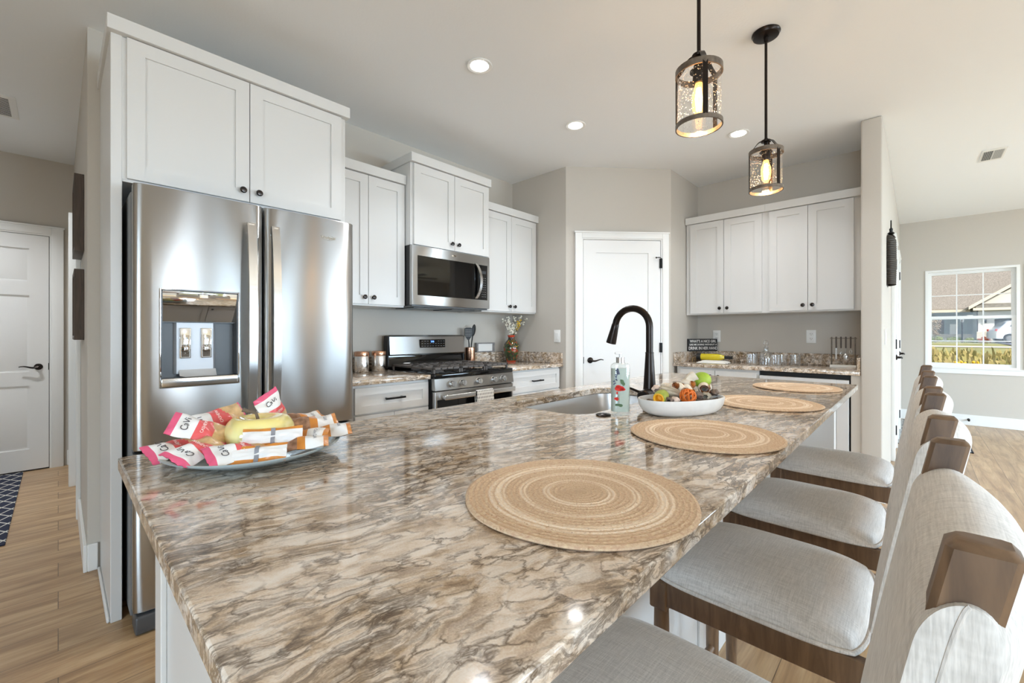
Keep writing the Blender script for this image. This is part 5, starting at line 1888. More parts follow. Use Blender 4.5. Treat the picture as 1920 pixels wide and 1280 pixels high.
canister(1.500, 2.905, 'hammered silver canister with copper lid nearest refrigerator')
canister(1.635, 2.905, 'hammered silver canister with copper lid touching range')
ux, uy = 2.556, 2.935
u = thing('utensil_crock', 'tall hammered copper utensil crock right of range', 'utensil holder', (ux, uy, ZT))
part('crock_wall', MB().lathe([(0.001, 0), (0.044, 0), (0.0455, 0.004), (0.0455, 0.150), (0.0435, 0.152), (0.0415, 0.150), (0.0415, 0.006), (0.001, 0.006)], seg=36, caps=(False, False)), COPPER, u)
t = thing('slotted_turner', 'black slotted turner standing in copper crock', 'utensil', (ux - 0.012, uy, ZT + 0.01))
part('turner_handle', MB().tube([(0.006, 0, 0), (0, 0, 0.17), (-0.006, 0, 0.215)], [0.006, 0.0055, 0.005], 10), BLACKP, t)
mb = MB()
for j in range(9):
    for i in range(7):
        pass
hw, z0, z1 = 0.036, 0.235, 0.315
poly = [(-0.010, 0.210), (0.010, 0.210), (hw, z0 + 0.012), (hw * 1.05, z1 - 0.004), (hw * 0.6, z1 + 0.004), (-hw * 0.6, z1 + 0.004), (-hw * 1.05, z1 - 0.004), (-hw, z0 + 0.012)]
mb.prism(poly, -0.0015, 0.0015, mtx=Matrix.Translation((-0.008, 0, 0)) @ Matrix.Rotation(R(-20), 4, 'Z') @ Matrix.Rotation(R(90), 4, 'X'))
bl = part('turner_blade', mb, BLACKP, t)
mb = MB()
for j in range(5):
    for i in range(6):
        mb.box((-0.026 + i * 0.0105 - 0.0022, -0.0021, 0.240 + j * 0.014), (-0.026 + i * 0.0105 + 0.0022, 0.0021, 0.247 + j * 0.014), mtx=Matrix.Translation((-0.008, 0, 0)) @ Matrix.Rotation(R(-20), 4, 'Z'))
part('turner_slots', mb, mat('wall_seen_through_slots', srgb(150, 150, 148), 0.7), bl)
t = thing('serving_spoon', 'black solid spoon standing in copper crock', 'utensil', (ux + 0.016, uy + 0.004, ZT + 0.01))
part('spoon_handle', MB().tube([(-0.008, 0, 0), (0.004, 0, 0.17), (0.018, 0, 0.245)], [0.006, 0.0055, 0.006], 10), BLACKP, t)
part('spoon_bowl', MB().ball((0.030, 0, 0.295), (0.024, 0.008, 0.056), 18, 12, mtx=Matrix.Rotation(R(12), 4, 'Y')), BLACKP, t)
t = thing('framed_sign', 'small white sign in grey frame standing on range backsplash', 'sign', (2.80, 2.998, 1.013))
fw, fh = 0.235, 0.090
mb = MB()
for a, b in (((-fw / 2, 0.0), (-fw / 2 + 0.022, fh)), ((fw / 2 - 0.022, 0.0), (fw / 2, fh)), ((-fw / 2 + 0.022, 0), (fw / 2 - 0.022, 0.010)), ((-fw / 2 + 0.022, fh - 0.010), (fw / 2 - 0.022, fh))):
    mb.box((a[0], -0.012, a[1]), (b[0], 0.016, b[1]), 0, 0.001, 1)
part('sign_frame', mb, FRAMEGREY, t)
part('sign_face', MB().box((-fw / 2 + 0.02, -0.002, 0.008), (fw / 2 - 0.02, 0.012, fh - 0.008)), CARD, t)

# vase with blossom sprays
vx, vy = 3.040, 2.880
v = thing('painted_vase', 'bulbous red and green painted glass vase beside pantry wall', 'vase', (vx, vy, ZT))
part('vase_body', MB().lathe([(0.001, 0), (0.042, 0), (0.046, 0.006), (0.060, 0.05), (0.074, 0.10), (0.078, 0.135), (0.072, 0.17), (0.052, 0.20), (0.036, 0.215), (0.031, 0.23), (0.033, 0.248), (0.040, 0.258), (0.036, 0.260), (0.028, 0.245), (0.027, 0.225)], seg=44, caps=(True, False)), ARTVASE, v)
rv = random.Random(11)
side = ('leftmost', 'second from left', 'third from left', 'middle', 'third from right', 'second from right', 'rightmost')
for k in range(7):
    f = (k - 3) / 3
    base = Vector((vx, vy, ZT + 0.20))
    tip = Vector((vx + f * 0.185, vy - 0.05 - 0.05 * math.sin(k * 2.1), ZT + 0.455 - 0.05 * abs(f) + 0.02 * math.sin(k * 3.3)))
    midp = base + Vector((f * 0.02, -0.01, 0.10))
    pts = bez(base, midp, (midp + tip) / 2 + Vector((0, 0, 0.03)), tip, 10)
    s_ = thing('blossom_spray', 'spray of small white blossoms in painted vase, %s' % side[k], 'flower spray', base, group='blossom sprays in the painted vase', world=True)
    part('stem', MB().tube(pts, [0.0020 - 0.0001 * i for i in range(11)], 6), STEMG, s_)
    mb = MB()
    for i in range(17):
        q = pts[3 + int(i * 7 / 17)] + Vector((rv.uniform(-1, 1), rv.uniform(-1, 1), rv.uniform(-1, 1))) * 0.014
        mb.ball(q, rv.uniform(0.0055, 0.0105), 7, 5)
    part('blossoms', mb, BLOSSOM, s_)
for k, (dx, dz, nm) in enumerate(((0.010, 0.39, 'left one'), (0.032, 0.372, 'middle one'), (0.046, 0.405, 'right one'))):
    base = Vector((vx + 0.004 * k, vy - 0.008, ZT + 0.20))
    tip = Vector((vx + dx, vy - 0.07, ZT + dz))
    s_ = thing('yellow_bud_stem', 'stem with yellow round buds among white blossoms, %s' % nm, 'flower spray', base, group='yellow bud stems in the painted vase', world=True)
    pts = bez(base, base + Vector((0, 0, 0.08)), tip - Vector((0, 0, 0.06)), tip, 8)
    part('stem', MB().tube(pts, 0.0015, 6), STEMG, s_)
    mb = MB()
    for i in range(4):
        mb.ball(pts[8 - i] + Vector((rv.uniform(-0.012, 0.012), -0.004, 0)), 0.0095 - 0.0012 * i, 10, 7)
    part('buds', mb, BUD, s_)

# ---------------------------------------------------------------- bar nook
a0, a1 = Vector((4.312, 1.652, 1.0136)), Vector((4.586, 1.470, 1.0136))
dd = a1 - a0
t = thing('box_sign', 'black box sign with white lettering propped across nook corner', 'sign', (a0 + a1) / 2, math.atan2(dd.y, dd.x))
w = dd.length
part('sign_box', MB().box((-w / 2, -0.002, 0.0), (w / 2, 0.040, 0.123), 0, 0.001, 1), SIGNBLK, t)
for s_, z, sz, sx in (("WHAT'S A NICE GIRL", 0.098, 0.037, 0.86), ('LIKE ME DOING WITHOUT A', 0.065, 0.0235, 1.02), ('DRINK IN HER HAND', 0.028, 0.043, 0.80)):
    text('sign_lettering', s_, sz, CARD, t, (0, -0.0024, z), (R(90), 0, 0), 0.0005, sx=sx, font_bold=0.0003)
t = thing('folded_dishcloth', 'folded white knit cloth under wine bottle in nook', 'cloth', (4.235, 1.385, ZT))
part('cloth_folds', MB().grid(lambda u, v: ((u - 0.5) * 0.20, (v - 0.5) * 0.26, 0.002 + 0.020 * (1 - abs(2 * u - 1) ** 4) * (1 - abs(2 * v - 1) ** 6) + 0.003 * math.sin(u * 18)), 24, 16), mat('white_knit_cotton', srgb(232, 229, 222), 0.9, bump=(0.6, 300)), t)
t = thing('wine_bottle', 'yellow wine bottle with black ends lying on its side in nook', 'bottle', (4.275, 1.44, ZT + 0.052), R(-88))
M = Matrix.Rotation(R(90), 4, 'Y')
part('bottle_glass', MB().lathe([(0.001, -0.11), (0.029, -0.11), (0.031, -0.10), (0.031, 0.075), (0.026, 0.105), (0.015, 0.135)], seg=28, mtx=M, caps=(False, False)), WINEY, t)
part('foil_sleeve', MB().lathe([(0.0315, -0.112), (0.0318, -0.108), (0.0318, -0.075), (0.0312, -0.074)], seg=28, mtx=M, caps=(True, False)), BLACKP, t)
part('neck_foil', MB().lathe([(0.0155, 0.128), (0.0150, 0.19), (0.0158, 0.192), (0.0158, 0.20), (0.001, 0.20)], seg=20, mtx=M, caps=(False, False)), BLACKP, t)
t = thing('wire_bottle_rest', 'gold wire rest holding up the lying wine bottle', 'bottle rest', (4.275, 1.50, ZT))
part('wire_frame', MB().tube([(-0.035, 0.0, 0.001), (-0.030, 0, 0.022), (0, 0, 0.0185), (0.030, 0, 0.022), (0.035, 0, 0.001)], 0.002, 6).tube([(-0.034, 0.09, 0.001), (-0.031, 0.085, 0.04), (0, 0.08, 0.048), (0.031, 0.085, 0.04), (0.034, 0.09, 0.001)], 0.002, 6), CORKG, t)
t = thing('glass_decanter', 'clear cut glass decanter with stopper in bar nook', 'decanter', (4.235, 0.955, ZT))
part('decanter_body', MB().lathe([(0.001, 0.002), (0.045, 0.0), (0.052, 0.004), (0.054, 0.04), (0.052, 0.085), (0.044, 0.108), (0.020, 0.122), (0.017, 0.14), (0.022, 0.155), (0.019, 0.155), (0.014, 0.14), (0.017, 0.124), (0.040, 0.105), (0.048, 0.082), (0.049, 0.02), (0.001, 0.015)], seg=16, caps=(False, False), smooth=False), TUMBLER, t)
part('stopper', MB().ball((0, 0, 0.192), (0.023, 0.023, 0.030), 8, 5).cyl((0, 0, 0.135), (0, 0, 0.165), 0.012, seg=10), TUMBLER, t)


def tumbler(x, y, label):
    o = part('whisky_tumbler', MB().lathe([(0.001, 0.001), (0.034, 0.0), (0.037, 0.004), (0.040, 0.092), (0.0375, 0.092), (0.0345, 0.016), (0.001, 0.014)], seg=14, caps=(False, False), smooth=False), TUMBLER)
    o.location = (x, y, ZT)
    return tag(o, label, 'tumbler', 'cut glass tumblers round the decanter')


tumbler(4.325, 1.075, 'cut glass tumbler at back left of decanter')
tumbler(4.175, 1.055, 'cut glass tumbler at front left of decanter')
tumbler(4.160, 0.865, 'cut glass tumbler at front right of decanter')
tumbler(4.290, 0.845, 'cut glass tumbler at back right of decanter')
tumbler(4.330, 0.755, 'cut glass tumbler farthest right of decanter')

rk = thing('bar_tool_rack', 'bronze bar tool rack on white marble base in nook', 'bar tool rack', (4.36, 0.432, ZT), R(-90))
part('marble_base', MB().box((-0.085, -0.03, 0), (0.085, 0.03, 0.022), 0, 0.002, 1), MARBLE, rk)
part('rack_post', MB().cyl((-0.076, 0, 0.022), (-0.076, 0, 0.248), 0.005, seg=10), PEWTER, rk)
part('rack_post', MB().cyl((0.076, 0, 0.022), (0.076, 0, 0.248), 0.005, seg=10), PEWTER, rk)
part('top_rail', MB().cyl((-0.088, 0, 0.238), (0.088, 0, 0.238), 0.0025, seg=8), PEWTER, rk)
for k, (nm, lab) in enumerate((('bar_knife', 'hanging bar knife leftmost on the tool rack'), ('corkscrew', 'hanging corkscrew second from left on the tool rack'), ('bar_spoon', 'hanging rounded strainer third from left on the tool rack'), ('bottle_opener', 'hanging bottle opener rightmost on the tool rack'))):
    x = -0.045 + k * 0.031
    t = thing(nm, lab, 'bar tool', (4.36, 0.432 - x, ZT), R(-90), 'bar tools hanging from the rack')
    part('tool_handle', MB().cyl((0, -0.006, 0.158), (0, -0.006, 0.25), 0.0055, seg=12).tube([(0, -0.006, 0.24), (0, 0.0045, 0.241)], 0.002, 6), FRAMEWOOD, t)
    mb = MB()
    if k == 1:
        mb.tube([(0.005 * math.cos(i * 0.8), -0.006 + 0.005 * math.sin(i * 0.8), 0.155 - i * 0.0035) for i in range(26)], 0.0014, 5)
    elif k == 2:
        mb.cyl((0, -0.006, 0.16), (0, -0.006, 0.11), 0.002, seg=8).ball((0, -0.006, 0.085), (0.017, 0.006, 0.026), 14, 8)
    elif k == 0:
        mb.box((-0.006, -0.0068, 0.068), (0.006, -0.0052, 0.16), 0, 0.0006, 1)
    else:
        mb.tube([(0.008 * math.cos(2 * PI * i / 16), -0.006, 0.130 + 0.014 * math.sin(2 * PI * i / 16)) for i in range(16)], 0.002, 6, wrap=True).cyl((0, -0.006, 0.144), (0, -0.006, 0.16), 0.002, seg=8)
    part('tool_head', mb, STEEL_H, t)


# outlets and switches
def plate(name, label, cat, loc, rz, w=0.072, h=0.116, kind='outlet'):
    t = thing(name, label, cat, loc, rz)
    part('cover_plate', MB().box((-w / 2, -0.006, -h / 2), (w / 2, 0, h / 2), 0, 0.002, 2), WHITEP, t)
    if kind == 'outlet':
        for s_ in (-1, 1):
            r = part('receptacle', MB().prism(oval(0.017, 0.0145, 0, 20, 3), -0.0075, -0.005, mtx=Matrix.Translation((0, 0, s_ * 0.021)) @ Matrix.Rotation(R(-90), 4, 'X') @ Matrix.Diagonal((1, 1, -1, 1))) if False else MB().box((-0.017, -0.0078, s_ * 0.021 - 0.0145), (0.017, -0.005, s_ * 0.021 + 0.0145), 0, 0.001, 1), WHITEP, t)
            part('slots', MB().box((-0.008, -0.0083, s_ * 0.021 - 0.002), (-0.0055, -0.0076, s_ * 0.021 + 0.008)).box((0.0055, -0.0083, s_ * 0.021 - 0.002), (0.008, -0.0076, s_ * 0.021 + 0.007)).cyl((0, -0.0083, s_ * 0.021 - 0.008), (0, -0.0076, s_ * 0.021 - 0.008), 0.0025, seg=10), SLOT, r)
    else:
        part('rocker', MB().box((-0.0165, -0.009, -0.033), (0.0165, -0.005, 0.033), 0, 0.0015, 1), WHITEP, t)
    return t


plate('wall_outlet', 'white wall outlet partly behind black box sign', 'outlet', (4.609, 1.480, 1.164), R(-90))
plate('wall_outlet', 'white wall outlet between decanter and bar tool rack', 'outlet', (4.609, 0.683, 1.164), R(-90))
plate('light_switch', 'white rocker switch on pantry side wall right of vase', 'light switch', (3.204, 2.443, 1.166), R(-90), kind='switch')
plate('light_switch', 'white switch on entry side of divider wall before closet doors', 'light switch', (4.28, 0.1735, 1.165), 0, kind='switch')

# ---------------------------------------------------------------- hall and entry
def picture(z0, z1, label):
    t = thing('picture_frame', label, 'picture frame', (HX, 3.60, (z0 + z1) / 2), world=True, group='dark frames on the hall wall')
    y0, y1, d, f = 3.372, 3.80, 0.040, 0.022
    mb = MB()
    mb.box((HX - d, y0, z0), (HX - 0.001, y0 + f, z1)).box((HX - d, y1 - f, z0), (HX - 0.001, y1, z1)).box((HX - d, y0 + f, z0), (HX - 0.001, y1 - f, z0 + f)).box((HX - d, y0 + f, z1 - f), (HX - 0.001, y1 - f, z1))
    part('frame_sides', mb, FRAMEWOOD, t)
    part('picture_panel', MB().box((HX - 0.018, y0 + 0.01, z0 + 0.01), (HX - 0.002, y1 - 0.01, z1 - 0.01)), CARD, t)


picture(1.650, 2.075, 'upper dark wood box frame on hall wall')
picture(1.155, 1.548, 'lower dark wood box frame on hall wall')
o = part('hall_runner_rug', MB().box((-0.95, 3.72, 0.0005), (-0.205, 5.56, 0.008), 0, 0.003, 1), RUGNAVY, loc=(-0.55, 4.6, 0))
tag(o, 'navy rug with white lattice lines on hall floor', 'rug')
o = part('entry_rug', MB().box((6.24, -0.40, 0.0005), (8.05, 0.155, 0.007), 0, 0.002, 1), RUGGREY, loc=(7.1, -0.1, 0))
tag(o, 'grey patterned entry rug beneath window wall', 'rug')
part('rug_binding', MB().box((6.228, -0.41, 0.0005), (6.246, 0.155, 0.008)).box((6.228, -0.412, 0.0005), (8.06, -0.398, 0.008)), RUGEDGE, o)

# ribbed metal lantern pocket hung on the entry side of the divider wall
lx, ly = 4.60, 0.172
t = thing('wall_lantern', 'dark ribbed half round metal lantern hung on entry wall', 'wall lantern', (lx, ly, 1.6), world=True)


def lan(u, v):
    a = PI * u
    z = 1.580 + v * 0.40
    rr = 0.085 * (1 + 0.06 * math.sin(v * PI)) if v < 0.86 else 0.088 * math.cos((v - 0.86) / 0.14 * 1.15)
    rr += 0.0022 * math.sin(v * 150)
    return (lx + math.cos(a) * rr * 1.25, ly - math.sin(a) * rr * 0.62, z)


part('ribbed_shell', MB().grid(lan, 20, 150), mat('dark_galvanised_metal', srgb(50, 44, 38), 0.5, 0.5), t)
part('finial', MB().lathe([(0.001, 1.955), (0.030, 1.958), (0.022, 1.972), (0.013, 1.985), (0.024, 1.995), (0.010, 2.01), (0.012, 2.03), (0.005, 2.04), (0.004, 2.10), (0.001, 2.102)], seg=16).move(lx, ly - 0.022, 0), BLACKM, t)
part('back_plate', MB().box((lx - 0.10, ly - 0.002, 1.57), (lx + 0.10, ly, 1.96)), BLACKM, t)
o = part('door_stop', MB().cyl((EX - 0.014, -0.49, 0.075), (EX - 0.05, -0.49, 0.07), 0.007, seg=10).cyl((EX - 0.05, -0.49, 0.07), (EX - 0.065, -0.49, 0.068), 0.012, seg=12).cyl((EX - 0.015, -0.49, 0.075), (EX - 0.02, -0.49, 0.075), 0.014, seg=14), BLACKM)
tag(o, 'small black door stop on baseboard under entry window', 'door stop')
# dining table behind the camera, mirrored in the refrigerator
t = thing('dining_table', 'long brown wood dining table under the chandelier', 'table', (0.9, -3.0, 0))
part('tabletop', MB().box((-1.1, -0.5, 0.72), (1.1, 0.5, 0.76), 0, 0.004, 1), TABLEW, t)
for sx in (-0.95, 0.95):
    for sy in (-0.4, 0.4):
        part('leg', MB().box((sx - 0.04, sy - 0.04, 0), (sx + 0.04, sy + 0.04, 0.72)), TABLEW, t)
# ---------------------------------------------------------------- outdoors beyond the entry window
def terrain(u, v):
    x = 8.35 + u * 61.65
    y = -40 + v * 60
    z = -0.35 + 0.80 * min(1, max(0, (x - 9) / 22)) + 0.10 * min(1, max(0, (x - 31) / 14))
    return (x, y, z)


def gz(x):
    return -0.35 + 0.80 * min(1, max(0, (x - 9) / 22)) + 0.10 * min(1, max(0, (x - 31) / 14))


o = struct('lawn', MB().grid(terrain, 60, 8), GRASS, 'mown lawn sloping up to the neighbour house', 'lawn')
o = struct('yard_ground', MB().box((-40, -40, -0.45), (8.3, -5.45, -0.36)), GRASS, 'grass outside the dining windows', 'lawn')
struct('yard_ground_west', MB().box((-40, -5.45, -0.45), (-3.9, 20, -0.36)), GRASS, 'grass outside the west window', 'lawn')
mb = MB().grid(lambda u, v: (32.5 + u * 2.6, -40 + v * 60, gz(32.5 + u * 2.6) + 0.02), 4, 4)
struct('sidewalk', mb, CONCRETE, 'pale sidewalk across the street lawn', 'sidewalk')
mb = MB().grid(lambda u, v: (34.6 + u * 12.4, -7.2 + v * 3.3, gz(34.6 + u * 12.4) + 0.03), 6, 2)
struct('driveway', mb, ASPHALT, 'dark driveway in front of the open garage', 'driveway')
# meadow weeds between the houses
rw = random.Random(5)
mb = MB()
for k in range(2600):
    x = rw.uniform(11.5, 24.5)
    y = rw.uniform(-4.6, 1.2) * x / 18
    hgt = rw.uniform(0.2, 0.52)
    a = rw.uniform(0, PI)
    w = rw.uniform(0.03, 0.10)
    lean = rw.uniform(-0.15, 0.15)
    z = gz(x) - 0.02
    c, s_ = math.cos(a) * w, math.sin(a) * w
    p = [mb.bm.verts.new(q) for q in ((x - c, y - s_, z), (x + c, y + s_, z), (x + lean + c * .5, y + lean + s_ * .5, z + hgt), (x + lean - c * .5, y + lean - s_ * .5, z + hgt * 0.9))]
    mb.bm.faces.new(p)
o = part('meadow_weeds', mb, WEED)
tag(o, 'dry meadow weeds filling lower half of entry window view', 'weeds', kind='stuff')
for k, (x, y, n, lab) in enumerate(((13.5, -0.93, 60, 'clump of yellow goldenrod outside lower left of entry window'), (15.5, -0.88, 40, 'paler goldenrod clump standing just behind the nearest one'))):
    mb = MB()
    for i in range(n):
        q = (x + rw.gauss(0, 0.18), y + rw.gauss(0, 0.16), gz(x) + rw.uniform(0.22, 0.62))
        mb.ball(q, rw.uniform(0.018, 0.04), 6, 4)
    t = thing('goldenrod_clump', lab, 'plant', (x, y, gz(x)), world=True)
    part('flower_heads', mb, GOLDENROD, t)
    mb = MB()
    for i in range(16):
        mb.tube([(x + rw.gauss(0, 0.12), y + rw.gauss(0, 0.12), gz(x) - 0.02), (x + rw.gauss(0, 0.16), y + rw.gauss(0, 0.16), gz(x) + 0.5)], 0.008, 5)
    part('stems', mb, LEAFG, t)

# neighbour house
hs = thing('neighbour_house', 'single storey neighbour house with brown roof and open garage', 'house', (50, -2, 0.5), world=True)
HXW = 49.5                                        # front wall of the entrance part
GX = 46.0                                         # garage front


def wallbox(nm, a, b, m):
    return part(nm, MB().box(a, b), m, hs)


wallbox('front_wall', (HXW, -3.3, 0.4), (HXW + 0.3, 6.0, 3.1), GREYSIDING)
wallbox('stone_base', (HXW - 0.08, -3.3, 0.4), (HXW, 3.0, 1.15), STONE)
wallbox('entry_door', (HXW - 0.06, -1.62, 0.5), (HXW - 0.01, -1.28, 2.2), INTERIOR_DARK)
wallbox('side_window', (HXW - 0.06, -2.35, 1.15), (HXW - 0.01, -1.95, 1.95), SIDING)
wallbox('white_pier', (HXW - 0.6, -0.95, 0.4), (HXW - 0.1, 1.2, 2.55), STONE)
# main roof sloping up and away
mb = MB().loft([[(HXW - 1.0, -8.5, 3.0), (HXW - 1.0, 9.0, 3.0), (HXW + 9.0, 9.0, 9.2), (HXW + 9.0, -8.5, 9.2)],
                [(HXW - 1.0, -8.5, 3.15), (HXW - 1.0, 9.0, 3.15), (HXW + 9.0, 9.0, 9.4), (HXW + 9.0, -8.5, 9.4)]], 0, True, (True, True), False)
part('main_roof', mb, SHINGLE, hs)
wallbox('eave_fascia', (HXW - 1.12, -3.0, 2.86), (HXW - 0.98, 2.5, 3.06), FASCIA)
# small porch gable at left
mb = MB().prism([(-0.55, 2.95), (0.75, 3.85), (2.0, 2.95)], 0, 1.4, mtx=Matrix(((0, 0, 1, HXW - 2.2), (1, 0, 0, 0), (0, 1, 0, 0), (0, 0, 0, 1))))
part('porch_gable', mb, SIDING, hs)
for a, b in (((-0.95, 2.80), (0.75, 3.98)), ((0.75, 3.98), (2.45, 2.80))):
    n = MB().loft([[(HXW - 2.45, a[0], a[1]), (HXW - 0.6, a[0], a[1]), (HXW - 0.6, a[0], a[1] + 0.16), (HXW - 2.45, a[0], a[1] + 0.16)], [(HXW - 2.45, b[0], b[1]), (HXW - 0.6, b[0], b[1]), (HXW - 0.6, b[0], b[1] + 0.16), (HXW - 2.45, b[0], b[1] + 0.16)]], 0, True, (True, True), False)
    part('porch_rake', n, FASCIA, hs)
# garage wing with front gable
wallbox('garage_wall', (GX, -4.05, 0.4), (GX + 0.3, -3.2, 2.95), SIDING)
wallbox('garage_stone', (GX - 0.08, -4.06, 0.4), (GX, -3.18, 1.33), STONE)
wallbox('garage_side_wall', (GX, -3.25, 0.4), (HXW, -3.2, 2.95), GREYSIDING)
wallbox('garage_header', (GX, -8.6, 2.30), (GX + 0.3, -4.05, 2.95), SIDING)
wallbox('garage_back', (GX + 5.5, -8.6, 0.4), (GX + 5.6, -3.25, 3.0), INTERIOR_DARK)
wallbox('garage_ceiling', (GX + 0.3, -8.6, 2.30), (GX + 5.5, -3.25, 2.4), INTERIOR_DARK)
yl, yp = -3.0, -6.5
mb = MB().prism([(yl + 0.1, 3.05), (yp, 5.55), (-9.9, 3.05)], 0, 0.3, mtx=Matrix(((0, 0, 1, GX), (1, 0, 0, 0), (0, 1, 0, 0), (0, 0, 0, 1))))
part('gable_wall', mb, SIDING, hs)
part('gable_skirt_roof', MB().loft([[(GX - 0.75, -9.8, 2.98), (GX - 0.75, yl - 0.1, 2.98), (GX + 0.05, yl - 0.1, 3.38), (GX + 0.05, -9.8, 3.38)], [(GX - 0.75, -9.8, 2.90), (GX - 0.75, yl - 0.1, 2.90), (GX + 0.05, yl - 0.1, 3.30), (GX + 0.05, -9.8, 3.30)]], 0, True, (True, True), False), SHINGLE2, hs)
wallbox('garage_fascia', (GX - 0.85, -9.9, 2.84), (GX - 0.72, yl + 0.05, 3.02), FASCIA)
for y0, y1, nm in ((yl + 0.25, yp, 'garage_roof'), (-10.2, yp, 'garage_roof')):
    mb = MB().loft([[(GX - 0.5, y0, 3.0), (GX + 7.5, y0, 3.0), (GX + 7.5, y1, 5.75), (GX - 0.5, y1, 5.75)], [(GX - 0.5, y0, 3.15), (GX + 7.5, y0, 3.15), (GX + 7.5, y1, 5.92), (GX - 0.5, y1, 5.92)]], 0, True, (True, True), False)
    part(nm, mb, SHINGLE2, hs)
for y0 in (yl + 0.25, -10.2):
    mb = MB().loft([[(GX - 0.56, y0, 2.92), (GX - 0.40, y0, 2.92), (GX - 0.40, y0, 3.16), (GX - 0.56, y0, 3.16)], [(GX - 0.56, yp, 5.70), (GX - 0.40, yp, 5.70), (GX - 0.40, yp, 5.94), (GX - 0.56, yp, 5.94)]], 0, True, (True, True), False)
    part('garage_rake', mb, FASCIA, hs)
wallbox('wall_lamp', (GX - 0.14, -3.66, 1.95), (GX - 0.02, -3.56, 2.20), BLACKM)

# white car at the garage
cx, cy, cz = 43.6, -4.62, gz(43.5) + 0.03
car = thing('parked_car', 'white hatchback car parked before the open garage', 'car', (cx, cy, cz), R(10))
side_p = [(-0.95, 0.28), (-0.96, 0.62), (-0.90, 0.86), (-0.72, 1.02), (-0.40, 1.38), (-0.05, 1.50), (0.75, 1.50), (1.30, 1.40), (1.90, 1.02), (2.75, 0.92), (3.05, 0.74), (3.10, 0.30)]


def car_ring(x, inset):
    return [(x * 0 + px_, y_, z_) for px_, y_, z_ in x]


W = 0.88
rings = []
for yy, k in ((-W, 0.97), (-W * 0.93, 1.0), (W * 0.93, 1.0), (W, 0.97)):
    rings.append([(yy * (1 - 0.16 * max(0, (z - 0.9)) / 0.6), -x * 1.0, 0.28 + (z - 0.28) * k) for x, z in side_p])
part('car_body', MB().loft(rings, 0, True, (True, True), False), CARPAINT, car, sharp=30)
mb = MB()
for s_ in (-1, 1):
    q = [(-0.36, 1.08), (-0.14, 1.38), (0.60, 1.40), (1.15, 1.32), (1.62, 1.06)]
    mb.loft([[(s_ * (W * (1 - 0.16 * max(0, z - 0.9) / 0.6) + d), -x, z) for x, z in q] for d in (-0.03, 0.012)], 0, True, (True, True), False)
part('side_windows', mb, CARGLASS, car)
part('rear_window', MB().loft([[(-0.6, 0.70, 1.08), (0.6, 0.70, 1.08), (0.52, 0.43, 1.36), (-0.52, 0.43, 1.36)], [(-0.6, 0.72, 1.10), (0.6, 0.72, 1.10), (0.52, 0.45, 1.38), (-0.52, 0.45, 1.38)]], 0, True, (True, True), False), CARGLASS, car)
for s_ in (-1, 1):
    for yy in (0.35, -2.25):
        w_ = part('wheel', MB().cyl((s_ * 0.70, yy, 0.31), (s_ * 0.90, yy, 0.31), 0.31, seg=24), TYRE, car)
        part('hubcap', MB().cyl((s_ * 0.895, yy, 0.31), (s_ * 0.91, yy, 0.31), 0.17, seg=16), GREYP, w_)
    part('tail_lamp', MB().box((s_ * 0.62, 0.90, 0.78), (s_ * 0.84, 0.955, 0.92)), POPPY, car)


def bush(nm, label, loc, rx, rz, m, n=60, cat='shrub', s0=0.10):
    t = thing(nm, label, cat, loc)
    mb = MB()
    for i in range(n):
        a, b = rw.uniform(0, 2 * PI), rw.uniform(0, PI / 2)
        rr = rw.uniform(0.55, 1.0)
        mb.ball((rx * rr * math.cos(a) * math.cos(b), rx * rr * math.sin(a) * math.cos(b), rz * rr * math.sin(b) + 0.04), rw.uniform(0.5, 1.1) * s0, 6, 4)
    part('foliage', mb, m, t)
    part('stem', MB().cyl((0, 0, -0.02), (0, 0, rz * 0.6), 0.03, seg=6), BARK, t)
    return t


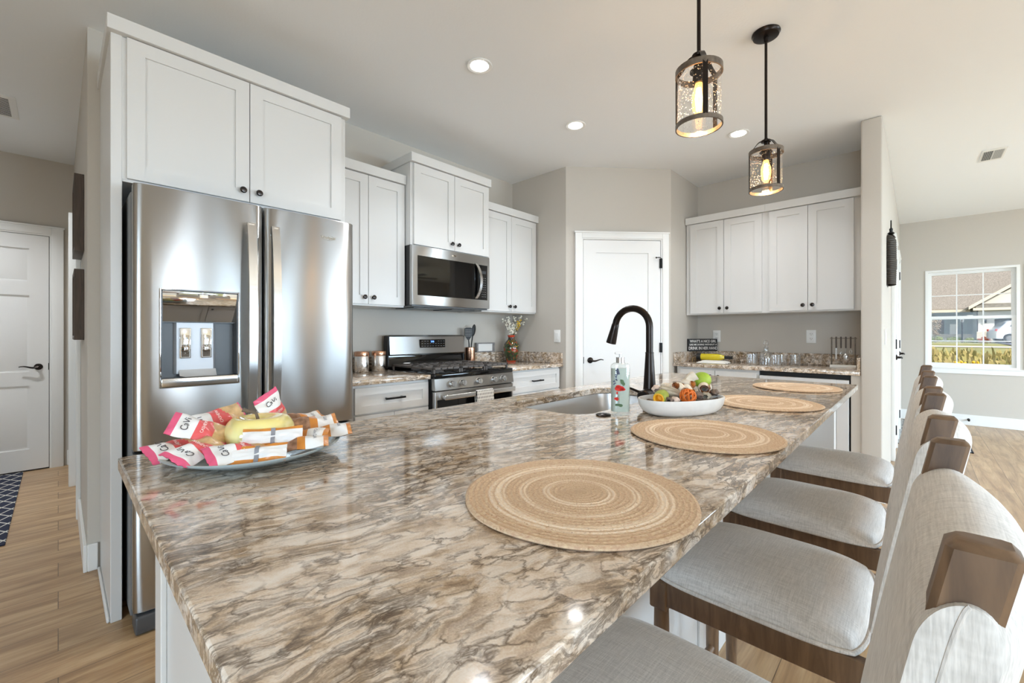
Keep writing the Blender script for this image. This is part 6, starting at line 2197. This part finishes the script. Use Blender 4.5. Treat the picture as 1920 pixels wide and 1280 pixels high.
bush('potted_mum', 'orange chrysanthemum clump by neighbour garage pier', (44.6, -3.45, gz(44.6) + 0.02), 0.36, 0.34, MUM, 70, 'flower', 0.07)
bush('garden_shrub', 'low green shrub by neighbour porch at left', (46.5, -1.15, gz(46.5)), 0.38, 0.35, LEAFG)
bush('garden_shrub', 'low green shrub left of neighbour lamp post', (47.0, -2.10, gz(47.0)), 0.45, 0.30, LEAFG)
bush('garden_shrub', 'low green shrub right of neighbour lamp post', (44.6, -2.78, gz(44.6)), 0.35, 0.25, LEAFG)
t = thing('young_tree', 'young reddish tree before neighbour porch', 'tree', (43.0, -0.96, gz(43.0)))
part('trunk', MB().tube([(0, 0, -0.03), (0.01, 0, 0.5), (0, 0.02, 1.1)], [0.03, 0.025, 0.012], 8), BARK, t)
mb = MB()
for i in range(130):
    a, r_ = rw.uniform(0, 2 * PI), rw.uniform(0.05, 0.34)
    mb.ball((r_ * math.cos(a), r_ * math.sin(a), rw.uniform(0.55, 1.6)), rw.uniform(0.03, 0.07), 5, 4)
part('foliage', mb, LEAFR, t)
t = thing('lamp_post', 'dark garden lamp post before neighbour house', 'lamp post', (44.2, -2.35, gz(44.2)))
part('post', MB().cyl((0, 0, -0.02), (0, 0, 1.42), 0.045, seg=10), BLACKM, t)
part('lantern_head', MB().lathe([(0.03, 1.42), (0.08, 1.45), (0.10, 1.62), (0.12, 1.63), (0.02, 1.72), (0.001, 1.73)], seg=8, caps=(True, False)), GREYP, t)
# trees past the dining windows, mirrored in the steel
for k, (x, y, s_, lab) in enumerate(((0.5, -26, 1.0, 'middle one'), (11.5, -28, 1.1, 'eastern one'), (-10.5, -27, 0.9, 'western one'))):
    t = thing('yard_tree', 'round green tree beyond the dining windows, %s of the row' % lab, 'tree', (x, y, -0.4))
    part('trunk', MB().cyl((0, 0, 0), (0, 0, 2.5), 0.2, seg=8), BARK, t)
    mb = MB()
    for i in range(40):
        mb.ball((rw.gauss(0, 1.3) * s_, rw.gauss(0, 1.0), 3.2 + rw.gauss(0, 0.9) * s_), rw.uniform(0.6, 1.1), 8, 6)
    part('foliage', mb, TREEG, t)
